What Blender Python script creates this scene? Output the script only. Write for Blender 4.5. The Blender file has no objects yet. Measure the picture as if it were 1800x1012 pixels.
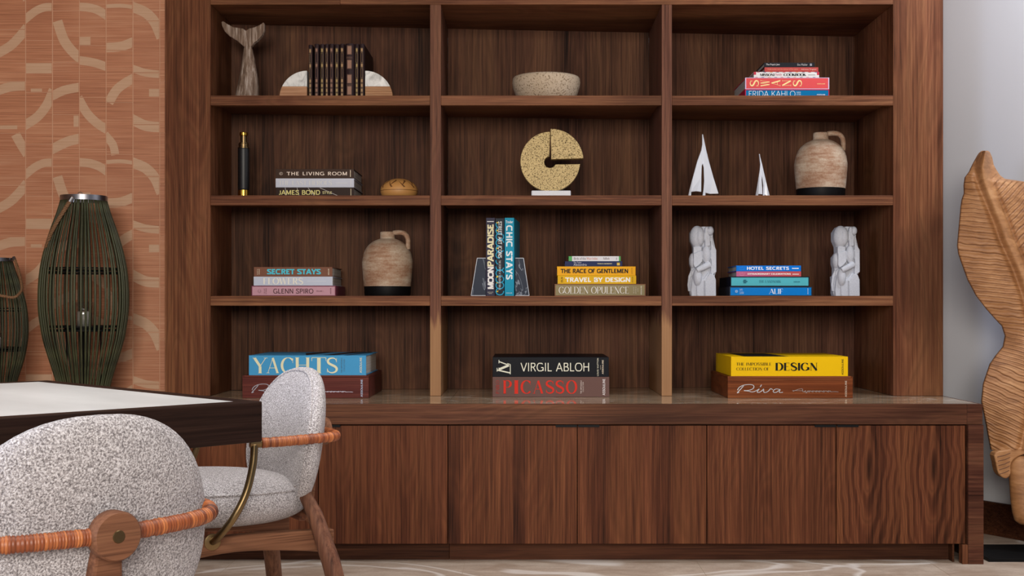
import bpy, math, random
from mathutils import Vector, Matrix, noise as mnoise
random.seed(7)
C = bpy.context.scene.collection
S = bpy.context.scene
F, VX, VY, CZ = 2115.0, 925.0, 540.0, 0.878
def srgb(r, g=None, b=None):
    if g is None: r, g, b = r
    f = lambda c: (c/255/12.92) if c/255 <= .04045 else ((c/255+.055)/1.055)**2.4
    return (f(r), f(g), f(b), 1)
def WX(px, D): return (px-VX)*D/F
def WZ(py, D): return CZ+(VY-py)*D/F

# ------------------------------------------------------------------ camera, light, exposure
cd = bpy.data.cameras.new('camera'); cam = bpy.data.objects.new('camera', cd); C.objects.link(cam)
cam.location = (0, 0, CZ); cam.rotation_euler = (math.pi/2, 0, 0)
cd.sensor_width = 36; cd.lens = F/1800*36
cd.shift_x = -(VX-900)/1800; cd.shift_y = (VY-506)/1800
cd.clip_start = .05
S.camera = cam
w = bpy.data.worlds.new('daylight'); S.world = w; w.use_nodes = True
bg = w.node_tree.nodes['Background']; bg.inputs[0].default_value = srgb(190, 212, 250); bg.inputs[1].default_value = .22
def area(name, loc, target, sx, sy, power, col):
    l = bpy.data.lights.new(name, 'AREA'); l.shape = 'RECTANGLE'; l.size = sx; l.size_y = sy; l.energy = power; l.color = srgb(col)[:3]
    o = bpy.data.objects.new(name, l); C.objects.link(o); o.location = loc
    d = Vector(target)-Vector(loc); o.rotation_euler = d.to_track_quat('-Z', 'Y').to_euler()
    return o
wf = area('window_light_front', (-.1, -2.3, 1.95), (.1, 5, 1.75), 2.2, 1.5, 110, (255, 246, 233)); wf.data.spread = math.radians(125)
wl = area('window_light_left', (-3.2, .2, 1.35), (-.5, 1.9, .6), 1.8, 1.4, 16, (205, 222, 255)); wl.data.spread = math.radians(70)
cl = area('overhead_fill', (-.2, 2.0, 2.74), (-.2, 2.2, 0), 3.2, 1.6, 31, (255, 250, 244)); cl.data.spread = math.radians(105)  # added fill from above for table, worktop and floor, not a fixture
area('wall_fill', (2.05, 3.75, 2.74), (2.1, 4.2, .9), .9, .4, 30, (240, 245, 255))  # added wash that brightens the right wall, no real lamp here
S.view_settings.view_transform = 'Standard'; S.view_settings.look = 'None'
S.view_settings.gamma = 1; S.view_settings.use_curve_mapping = False
S.view_settings.exposure = 0.0

# ------------------------------------------------------------------ materials
class NT:
    def __init__(s, name):
        s.m = bpy.data.materials.new(name); s.m.use_nodes = True
        s.t = s.m.node_tree; s.n = s.t.nodes; s.p = s.n['Principled BSDF']
    def node(s, typ, **kw):
        n = s.n.new(typ)
        for k, v in kw.items(): setattr(n, k, v)
        return n
    def set(s, sock, v):
        if hasattr(v, 'is_linked') or hasattr(v, 'links'): s.t.links.new(v, sock)
        else: sock.default_value = v
    def coord(s, kind='Object'): return s.node('ShaderNodeTexCoord').outputs[kind]
    def mapping(s, v, scale, loc=(0,0,0), rot=(0,0,0)):
        n = s.node('ShaderNodeMapping'); s.set(n.inputs[0], v)
        n.inputs['Scale'].default_value = scale; n.inputs['Location'].default_value = loc; n.inputs['Rotation'].default_value = rot
        return n.outputs[0]
    def noise(s, v, scale, detail=3, rough=.5, dist=0):
        n = s.node('ShaderNodeTexNoise'); s.set(n.inputs['Vector'], v); n.inputs['Scale'].default_value = scale
        n.inputs['Detail'].default_value = detail; n.inputs['Roughness'].default_value = rough; n.inputs['Distortion'].default_value = dist
        return n.outputs[0]
    def math(s, op, a, b=0.0, c=None):
        n = s.node('ShaderNodeMath', operation=op); s.set(n.inputs[0], a); s.set(n.inputs[1], b)
        if c is not None: s.set(n.inputs[2], c)
        return n.outputs[0]
    def ramp(s, v, stops):
        n = s.node('ShaderNodeValToRGB'); s.set(n.inputs[0], v); e = n.color_ramp.elements
        while len(e) < len(stops): e.new(.5)
        for i, (p, c) in enumerate(stops): e[i].position = p; e[i].color = c
        return n.outputs[0]
    def mix(s, f, a, b, blend='MIX'):
        n = s.node('ShaderNodeMix', data_type='RGBA', blend_type=blend); s.set(n.inputs[0], f); s.set(n.inputs[6], a); s.set(n.inputs[7], b)
        return n.outputs[2]
    def bump(s, h, strength=.3, dist=.002):
        n = s.node('ShaderNodeBump'); s.set(n.inputs['Height'], h); n.inputs['Strength'].default_value = strength; n.inputs['Distance'].default_value = dist
        s.t.links.new(n.outputs[0], s.p.inputs['Normal'])
    def rnd(s): return s.node('ShaderNodeObjectInfo').outputs['Random']
    def fin(s, col=None, rough=.5, metal=0, spec=None):
        if col is not None: s.set(s.p.inputs['Base Color'], col)
        s.set(s.p.inputs['Roughness'], rough); s.p.inputs['Metallic'].default_value = metal
        if spec is not None: s.p.inputs['Specular IOR Level'].default_value = spec
        return s.m
_pc = {}
def plain(col, rough=.5, metal=0, spec=None, name='paint'):
    k = (tuple(col), rough, metal, spec)
    if k not in _pc:
        t = NT(name+'_%d_%d_%d' % tuple(col))
        v = t.noise(t.coord(), 60, 3)
        if spec is None and not metal and name in ('cover', 'print', 'leather_cover'): spec = .10
        c = t.mix(t.math('MULTIPLY', v, .18), srgb(col), tuple(x*.72 for x in srgb(col)[:3])+(1,))
        _pc[k] = t.fin(c, rough, metal, spec)
    return _pc[k]
def walnut(name, axis='Z', dark=(52, 28, 18), mid=(104, 62, 42), light=(146, 94, 64), slip=0, cath=9.0, straight=14.0, rough=.42, tone=1.0, seed=0.0, sap=None, eye=None):
    t = NT(name); co = t.coord()
    r = t.rnd()
    sep = t.node('ShaderNodeSeparateXYZ'); t.set(sep.inputs[0], co)
    x, y, z = sep.outputs
    if axis == 'X': x, z = z, x
    if axis == 'Y': x, z, y = z, y, x
    if slip: x = t.math('MODULO', t.math('ADD', x, slip*40), slip)
    off = t.math('MULTIPLY', r, 53.7)
    xo = t.math('ADD', x, t.math('ADD', off, seed)); zo = t.math('ADD', z, off)
    cmb = t.node('ShaderNodeCombineXYZ'); t.set(cmb.inputs[0], xo); t.set(cmb.inputs[1], y); t.set(cmb.inputs[2], zo)
    v = cmb.outputs[0]
    n1 = t.noise(t.mapping(v, (5.0, 3.0, 1.15)), 1.0, 1.5, .45)
    n2 = t.noise(t.mapping(v, (22, 12, 2.2)), 1.0, 2, .5)
    ph = t.math('ADD', t.math('MULTIPLY', n1, cath*6.3), t.math('ADD', t.math('MULTIPLY', xo, straight*6.3), t.math('MULTIPLY', n2, 3.0)))
    if eye:
        ex = t.math('SUBTRACT', t.math('ABSOLUTE', t.math('SUBTRACT', x, eye[0])), 0.0); ez = t.math('SUBTRACT', z, eye[1])
        dd = t.math('SQRT', t.math('ADD', t.math('MULTIPLY', t.math('MULTIPLY', ex, ex), 26.0), t.math('MULTIPLY', ez, ez)))
        n1b = t.noise(t.mapping(v, (9, 5, 6)), 1.0, 2, .5)
        ph = t.math('ADD', t.math('MULTIPLY', dd, 62.0), t.math('MULTIPLY', n1b, 15.0))
    lines = t.math('MULTIPLY_ADD', t.math('SINE', ph), .5, .5)
    thin = t.math('POWER', lines, 6.0)
    lines = t.math('POWER', lines, 1.6)
    pores = t.ramp(t.noise(t.mapping(v, (420, 260, 13)), 1.0, 2, .5), [(.60, (0, 0, 0, 1)), (.70, (1, 1, 1, 1))])
    fib = t.noise(t.mapping(v, (330, 200, 6)), 1.0, 3, .6)
    fib2 = t.noise(t.mapping(v, (125, 80, 2.0)), 1.0, 3, .6)
    broad = t.noise(t.mapping(v, (9, 6, .5)), 1.0, 2, .5)
    f = t.math('MULTIPLY', lines, .22 if eye else .09)
    f = t.math('ADD', f, t.math('MULTIPLY', fib, .34)); f = t.math('ADD', f, t.math('MULTIPLY', fib2, .56)); f = t.math('ADD', f, t.math('MULTIPLY', broad, .55))
    f = t.math('MULTIPLY', f, .72)
    T = lambda c: tuple(q*tone for q in srgb(c)[:3])+(1,)
    col = t.ramp(f, [(.38, T(dark)), (.52, T(mid)), (.66, T(light))])
    col = t.mix(t.math('MULTIPLY', thin, .38 if eye else .30), col, T([q*.8 for q in dark]))
    col = t.mix(t.math('MULTIPLY', pores, .30), col, T([q*.7 for q in dark]))
    hue = t.noise(t.mapping(v, (7, 5, .9), (5, 2, 8)), 1.0, 2, .5)
    col = t.mix(t.ramp(hue, [(.42, (0, 0, 0, 1)), (.62, (.5, .5, .5, 1))]), col, t.mix(1.0, col, (.90, .80, .92, 1), 'MULTIPLY'))
    if eye: col = t.mix(t.ramp(dd, [(.0, (.75,)*3+(1,)), (.07, (0, 0, 0, 1))]), col, T([q*.7 for q in dark]))
    kn = t.noise(t.mapping(v, (2.2, 2, 1.1), (3.3, 0, 1.7)), 1.0, 1, .4)
    kf = t.ramp(kn, [(.62, (0, 0, 0, 1)), (.74, (.55, .55, .55, 1))])
    col = t.mix(kf, col, T(dark))
    if sap:
        sp = t.noise(t.mapping(co, (60, 20, 4)), 1, 2, .5)
        zz = t.math('ADD', sep.outputs[2], t.math('MULTIPLY', t.math('SUBTRACT', sp, .5), .16))
        g = t.ramp(t.math('MULTIPLY_ADD', zz, 1.0/(sap[1]-sap[0]), -sap[0]/(sap[1]-sap[0])), [(.42, (1, 1, 1, 1)), (.58, (0, 0, 0, 1))])
        col = t.mix(g, col, t.mix(fib2, srgb(136, 98, 68), srgb(176, 134, 96)))
    t.bump(fib, .12, .001)
    return t.fin(col, t.math('MULTIPLY_ADD', fib2, .2, rough), 0, .09)

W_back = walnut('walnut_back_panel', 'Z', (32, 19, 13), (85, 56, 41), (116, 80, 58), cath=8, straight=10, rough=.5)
W_col = walnut('walnut_column', 'Z', (50, 27, 16), (106, 65, 43), (142, 95, 64), cath=11, straight=6)
W_door = walnut('walnut_door', 'Z', (34, 17, 9), (84, 47, 29), (120, 73, 46), slip=.222, cath=12, straight=16, rough=.40)
W_flame = walnut('walnut_flame_door', 'Z', (34, 17, 9), (84, 47, 29), (120, 73, 46), slip=.222, cath=12, straight=16, rough=.40, eye=(.11, .26))
W_shelf = walnut('walnut_shelf', 'X', (58, 32, 20), (110, 70, 48), (148, 102, 70), cath=9, straight=16)
W_fascia = walnut('walnut_fascia', 'X', (40, 22, 14), (86, 54, 38), (118, 78, 54), cath=12, straight=12, rough=.36)
W_div = walnut('walnut_divider', 'Z', (64, 40, 30), (106, 70, 54), (136, 94, 72), sap=(.14, .42), cath=6, straight=18)
W_kick = walnut('walnut_plinth', 'X', (30, 15, 8), (66, 38, 24), (92, 56, 36), cath=10, straight=12)
W_end = walnut('walnut_end_block', 'X', (40, 21, 15), (80, 48, 35), (110, 72, 52), cath=8, straight=10, rough=.3)
W_chair = walnut('walnut_chair', 'X', (66, 42, 32), (116, 78, 58), (146, 102, 76), cath=8, straight=10, rough=.45)
W_rail = walnut('walnut_chair_rail', 'Y', (66, 42, 32), (112, 76, 56), (140, 98, 74), cath=8, straight=10, rough=.45)
W_leg = walnut('walnut_chair_leg', 'Z', (58, 38, 30), (104, 72, 56), (134, 96, 74), cath=8, straight=10, rough=.45)
W_table = walnut('dark_stained_table_edge', 'X', (14, 8, 6), (32, 20, 16), (46, 31, 25), cath=5, straight=20, rough=.4)
W_tabley = walnut('dark_stained_table_edge_across', 'Y', (14, 8, 6), (32, 20, 16), (46, 31, 25), cath=5, straight=20, rough=.4)
W_box = walnut('mahogany_box', 'X', (72, 34, 16), (116, 60, 30), (148, 86, 48), cath=3, straight=20, rough=.3)
W_boxd = walnut('dark_mahogany_box', 'X', (52, 22, 20), (90, 43, 38), (114, 60, 50), cath=3, straight=20, rough=.3)

def stone(name, a, b, vein, rough, vs=2.0, amount=.8):
    t = NT(name); co = t.coord()
    n = t.noise(t.mapping(co, (5, 12, 5)), 1, 8, .7, .6)
    f = t.noise(co, 120, 3, .6)
    c = t.mix(t.ramp(n, [(.38, (0,0,0,1)), (.62, (1,1,1,1))]), srgb(a), srgb(b))
    c = t.mix(t.math('MULTIPLY', f, .5), c, srgb([q*.75 for q in a]))
    vn = t.noise(t.mapping(co, (vs, vs*1.6, vs)), 1, 3, .5, .8)
    ridge = t.math('ABSOLUTE', t.math('SUBTRACT', vn, .5))
    vf = t.ramp(ridge, [(.0, (amount,)*3+(1,)), (.006, (amount*.8,)*3+(1,)), (.016, (0,0,0,1))])
    c = t.mix(vf, c, srgb(vein))
    return t.fin(c, rough)
M_floor = stone('travertine_floor', (184, 160, 140), (224, 206, 188), (242, 234, 226), .5, 1.0)
M_counter = stone('polished_marble_worktop', (168, 140, 112), (214, 190, 160), (236, 224, 208), .07, 2.6, .6); M_counter.node_tree.nodes['Principled BSDF'].inputs['Specular IOR Level'].default_value = .32
M_ctrlight = M_counter
t = NT('terracotta_tile'); co = t.coord()
n = t.noise(t.mapping(co, (4, 4, 330)), 1, 4, .6, .0); n2 = t.noise(t.mapping(co, (3, 3, 9)), 1, 2)
n = t.math('ADD', t.math('MULTIPLY', n, .75), t.math('MULTIPLY', n2, .3))
c = t.ramp(n, [(.34, srgb(168, 108, 78)), (.54, srgb(208, 142, 106)), (.74, srgb(230, 182, 148))])
c = t.mix(t.math('MULTIPLY', t.rnd(), .25), c, srgb(168, 100, 72)); t.bump(n, .35, .001); M_tile = t.fin(c, .5)
t = NT('sand_glaze_inlay'); co = t.coord()
n = t.noise(t.mapping(co, (5, 5, 150)), 1, 4, .6)
M_inlay = t.fin(t.ramp(n, [(.3, srgb(210, 166, 134)), (.7, srgb(222, 184, 154))]), .55)
M_grout = plain((222, 174, 144), .8, name='grout')
t = NT('wall_paint'); n = t.noise(t.coord(), 90, 3); t.bump(n, .05, .001); M_wall = t.fin(srgb(206, 207, 212), .85)
M_ceil = plain((150, 142, 134), .9, name='ceiling_paint')
# boucle fabric
t = NT('grey_boucle'); co = t.coord()
n = t.noise(co, 420, 2, .6); n2 = t.noise(co, 1100, 2, .6)
mixn = t.math('ADD', t.math('MULTIPLY', n, .75), t.math('MULTIPLY', n2, .25))
c = t.ramp(mixn, [(.36, srgb(102, 97, 100)), (.50, srgb(168, 163, 166)), (.62, srgb(216, 213, 218))])
t.bump(mixn, .9, .004); t.p.inputs['Sheen Weight'].default_value = .2; M_boucle = t.fin(c, .95, 0, .1)
# wrapped cord, tone comes from a face attribute
t = NT('wrapped_leather_cord'); a = t.node('ShaderNodeAttribute', attribute_name='tone')
M_wrap = t.fin(t.ramp(a.outputs['Fac'], [(0, srgb(80, 38, 20)), (.5, srgb(134, 68, 35)), (1, srgb(188, 114, 62))]), .45)
M_brass = plain((124, 104, 74), .35, 1, name='aged_brass')
M_brassb = plain((206, 160, 66), .25, 1, name='polished_brass')
M_steel = plain((150, 150, 156), .35, 1, name='brushed_steel')
M_black = plain((12, 12, 13), .5, spec=.15, name='black')
M_leather = plain((18, 17, 19), .45, name='black_leather')
M_white = plain((226, 227, 232), .5, name='white_plaster')
M_whiteg = plain((214, 218, 226), .28, name='white_glaze')
t = NT('white_plaster_rough'); n = t.noise(t.coord(), 180, 4, .6); t.bump(n, .35, .002)
M_plaster = t.fin(t.mix(n, srgb(168, 172, 182), srgb(206, 209, 217)), .6)
t = NT('table_inlay_stone'); n = t.noise(t.mapping(t.coord(), (2, 6, 2)), 1, 4, .6)
M_tabletop = t.fin(t.ramp(n, [(.3, srgb(178, 180, 180)), (.7, srgb(202, 204, 204))]), .38)
# speckled stones
def speckle(name, base, lo, dots, sc=90, thr=.62, bump=.5, rough=.8):
    t = NT(name); co = t.coord(); n = t.noise(co, sc, 4, .65); m = t.noise(co, 14, 3)
    c = t.mix(m, srgb(base), srgb(lo)); f = t.ramp(n, [(thr-.04, (0,0,0,1)), (thr+.03, (1,1,1,1))])
    c = t.mix(f, c, srgb(dots)); t.bump(t.math('SUBTRACT', 1.0, f), bump, .003); return t.fin(c, rough)
M_bowl = speckle('travertine_bowl', (188, 166, 138), (204, 186, 164), (128, 106, 80), 170, .585, .35)
t = NT('gold_leaf_stone'); co = t.coord(); n = t.noise(t.mapping(co, (190, 190, 260)), 1, 4, .75); m = t.noise(co, 130, 4, .7)
f = t.ramp(n, [(.56, (0,0,0,1)), (.62, (1,1,1,1))]); c = t.mix(f, t.mix(m, srgb(128, 104, 60), srgb(206, 182, 126)), srgb(62, 46, 26))
t.bump(t.math('SUBTRACT', 1.0, f), .6, .003); M_gold = t.fin(c, .5, .25)
t = NT('weathered_clay'); co = t.coord(); n = t.noise(t.mapping(co, (14, 14, 90)), 1, 5, .7); m = t.noise(t.mapping(co, (9, 9, 16)), 1, 4, .6); q = t.noise(co, 140, 4, .7)
c = t.ramp(t.math('ADD', t.math('MULTIPLY', m, .55), t.math('ADD', t.math('MULTIPLY', n, .3), t.math('MULTIPLY', q, .2))), [(.36, srgb(126, 84, 62)), (.47, srgb(160, 124, 98)), (.62, srgb(196, 178, 156))])
t.bump(t.math('ADD', n, q), .5, .003); M_clay = t.fin(c, .85)
t = NT('limewashed_wood'); co = t.coord(); n = t.noise(t.mapping(co, (120, 90, 7)), 1, 5, .7, .3)
M_lime = t.fin(t.ramp(n, [(.36, srgb(84, 62, 48)), (.5, srgb(128, 106, 90)), (.66, srgb(186, 172, 162))]), .8); t.bump(n, .7, .003)
t = NT('white_marble'); n = t.noise(t.mapping(t.coord(), (24, 24, 16)), 1, 5, .6, 1.5)
M_marble = t.fin(t.ramp(n, [(.30, srgb(170, 170, 168)), (.46, srgb(222, 222, 220)), (.6, srgb(240, 240, 238))]), .3)
M_oak = walnut('light_bookend_wood', 'X', (132, 88, 60), (182, 136, 100), (212, 170, 132), cath=10, straight=30, rough=.5)
t = NT('black_veined_marble'); co = t.coord(); vn = t.noise(t.mapping(co, (9, 9, 6)), 1, 3, .5, 1.2)
M_bmarble = t.fin(t.mix(t.ramp(t.math('ABSOLUTE', t.math('SUBTRACT', vn, .5)), [(0, (.8,.8,.8,1)), (.006, (0,0,0,1))]), srgb(38, 46, 62), srgb(160, 170, 182)), .45, 0, .15)
t = NT('green_stained_cane'); n = t.noise(t.mapping(t.coord(), (90, 90, 5)), 1, 3)
c = t.ramp(n, [(.3, srgb(34, 40, 26)), (.6, srgb(70, 76, 50)), (.8, srgb(98, 96, 66))])
M_cane = t.fin(t.mix(t.math('MULTIPLY', t.rnd(), .5), c, srgb(66, 62, 40)), .5)
M_rope = speckle('jute_rope', (150, 112, 78), (128, 92, 64), (92, 66, 46), 400, .58, .5)
t = NT('clear_glass'); tr = t.node('ShaderNodeBsdfTransparent'); gl = t.node('ShaderNodeBsdfGlossy'); gl.inputs['Roughness'].default_value = .03; tr.inputs[0].default_value = srgb(250, 252, 253)
fr = t.node('ShaderNodeLayerWeight'); mx = t.node('ShaderNodeMixShader'); t.set(mx.inputs[0], t.math('MULTIPLY_ADD', t.math('POWER', fr.outputs['Facing'], 3.0), .55, .12)); t.t.links.new(tr.outputs[0], mx.inputs[1]); t.t.links.new(gl.outputs[0], mx.inputs[2])
t.t.links.new(mx.outputs[0], t.n['Material Output'].inputs['Surface']); M_glass = t.m
M_candle = plain((222, 214, 200), .5, name='candle_wax')
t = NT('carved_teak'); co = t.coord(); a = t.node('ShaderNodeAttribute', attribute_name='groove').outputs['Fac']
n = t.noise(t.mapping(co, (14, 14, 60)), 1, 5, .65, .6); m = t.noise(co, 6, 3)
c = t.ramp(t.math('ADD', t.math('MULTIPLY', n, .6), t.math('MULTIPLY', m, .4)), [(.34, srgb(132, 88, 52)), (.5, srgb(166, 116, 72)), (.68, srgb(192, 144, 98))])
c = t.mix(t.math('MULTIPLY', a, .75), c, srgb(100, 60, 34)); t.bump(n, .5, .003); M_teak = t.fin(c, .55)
M_tan = plain((204, 148, 84), .5, name='tan_leather')
M_tand = plain((112, 70, 34), .6, name='tooled_leather')
M_pages = None
t = NT('paper_edge'); n = t.noise(t.mapping(t.coord(), (2, 2, 900)), 1, 2); M_pages = t.fin(t.ramp(n, [(.3, srgb(170, 164, 154)), (.7, srgb(214, 208, 198))]), .8)

# ------------------------------------------------------------------ mesh helpers
class MB:
    def __init__(s): s.v = []; s.f = []; s.tone = []; s.round = False
    def add(s, vs, fs):
        b = len(s.v); s.v += [tuple(p) for p in vs]; s.f += [tuple(b+i for i in f) for f in fs]; return s
    def box(s, x0, x1, y0, y1, z0, z1):
        v = [(x0,y0,z0),(x1,y0,z0),(x1,y1,z0),(x0,y1,z0),(x0,y0,z1),(x1,y0,z1),(x1,y1,z1),(x0,y1,z1)]
        return s.add(v, [(3,2,1,0),(4,5,6,7),(0,1,5,4),(1,2,6,5),(2,3,7,6),(3,0,4,7)])
    def hexa(s, v): return s.add(v, [(3,2,1,0),(4,5,6,7),(0,1,5,4),(1,2,6,5),(2,3,7,6),(3,0,4,7)])
    def prism(s, pts, y0, y1):     # polygon in xz, extruded along y (viewer looks along +y); pts counter-clockwise seen from the viewer
        n = len(pts); A = sum(pts[i][0]*pts[(i+1)%n][1]-pts[(i+1)%n][0]*pts[i][1] for i in range(n))
        if A < 0: pts = pts[::-1]
        v = [(x, y0, z) for x, z in pts]+[(x, y1, z) for x, z in pts]
        fs = [tuple(range(n)), tuple(range(2*n-1, n-1, -1))]+[(i, i+n, (i+1)%n+n, (i+1)%n) for i in range(n)]
        fs = [fs[0], fs[1]]+[f[::-1] for f in [(i, (i+1)%n, (i+1)%n+n, i+n) for i in range(n)]]
        return s.add(v, fs)
    def lathe(s, prof, n=40, c=(0,0,0)):
        s.round = True
        vs = []; fs = []
        for r, z in prof:
            for k in range(n):
                a = 2*math.pi*k/n; vs.append((c[0]+r*math.cos(a), c[1]+r*math.sin(a), c[2]+z))
        for i in range(len(prof)-1):
            for k in range(n):
                k2 = (k+1) % n; fs.append((i*n+k, i*n+k2, (i+1)*n+k2, (i+1)*n+k))
        return s.add(vs, fs)
    def tube(s, path, rad, n=10, caps=True, tone=None, flat=1.0):
        P = [Vector(p) for p in path]; m = len(P); R = rad if hasattr(rad, '__len__') else [rad]*m
        vs = []; fs = []; up = None
        for i, p in enumerate(P):
            d = (P[min(i+1, m-1)]-P[max(i-1, 0)]).normalized()
            if up is None: up = Vector((0,0,1)) if abs(d.z) < .9 else Vector((1,0,0))
            x = d.cross(up).normalized(); up = x.cross(d).normalized()
            for k in range(n):
                a = 2*math.pi*k/n; vs.append(p+(x*math.cos(a)*flat+up*math.sin(a))*R[i])
        for i in range(m-1):
            for k in range(n):
                k2 = (k+1) % n; fs.append((i*n+k, i*n+k2, (i+1)*n+k2, (i+1)*n+k))
                if tone: s.tone.append(tone[i])
        if caps:
            fs.append(tuple(range(n-1, -1, -1))); fs.append(tuple((m-1)*n+k for k in range(n)))
            if tone: s.tone += [tone[0], tone[-2]]
        return s.add(vs, fs)
    def ellipsoid(s, c, r, nu=24, nv=14):
        vs = []; fs = []
        for j in range(nv+1):
            ph = math.pi*j/nv-math.pi/2
            for i in range(nu):
                a = 2*math.pi*i/nu; vs.append((c[0]+r[0]*math.cos(ph)*math.cos(a), c[1]+r[1]*math.cos(ph)*math.sin(a), c[2]+r[2]*math.sin(ph)))
        for j in range(nv):
            for i in range(nu):
                i2 = (i+1) % nu; fs.append((j*nu+i, j*nu+i2, (j+1)*nu+i2, (j+1)*nu+i))
        return s.add(vs, fs)
    def build(s, name, m, parent=None, smooth=False, bevel=0, loc=None, seg=2, weld=False):
        me = bpy.data.meshes.new(name); me.from_pydata(s.v, [], s.f); me.materials.append(m)
        if s.tone:
            at = me.attributes.new('tone', 'FLOAT', 'FACE')
            for i, q in enumerate(s.tone): at.data[i].value = q
        if smooth:
            for p in me.polygons: p.use_smooth = True
        if s.round and not smooth:
            for p in me.polygons: p.use_smooth = True
            me.set_sharp_from_angle(angle=.6)
        me.update()
        return link(name, me, parent, bevel, loc, seg)
def link(name, me, parent=None, bevel=0, loc=None, seg=2):
    o = bpy.data.objects.new(name, me); C.objects.link(o)
    if parent: o.parent = parent
    if loc: o.location = loc
    if bevel:
        b = o.modifiers.new('bevel', 'BEVEL'); b.width = bevel; b.segments = seg; b.limit_method = 'ANGLE'; b.angle_limit = .7
    return o
def thing(name, label, cat, loc=(0,0,0), rz=0, group=None):
    o = bpy.data.objects.new(name, None); C.objects.link(o); o.empty_display_size = .05
    o.location = loc; o.rotation_euler = (0, 0, rz); o['label'] = label; o['category'] = cat
    if group: o['group'] = group
    return o
def struct(name, mb, m, **k):
    o = mb.build(name, m, **k); o['kind'] = 'structure'; return o
def catmull(pts, n=8, closed=False):
    P = [Vector(p) for p in pts]; out = []
    m = len(P); rng = range(m if closed else m-1)
    for i in rng:
        g = (lambda j: P[j % m]) if closed else (lambda j: P[max(0, min(m-1, j))])
        a, b, c, d = g(i-1), g(i), g(i+1), g(i+2)
        for k in range(n):
            t = k/n; out.append(.5*((2*b)+(c-a)*t+(2*a-5*b+4*c-d)*t*t+(3*b-a-3*c+d)*t**3))
    if not closed: out.append(P[-1])
    return out

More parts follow.
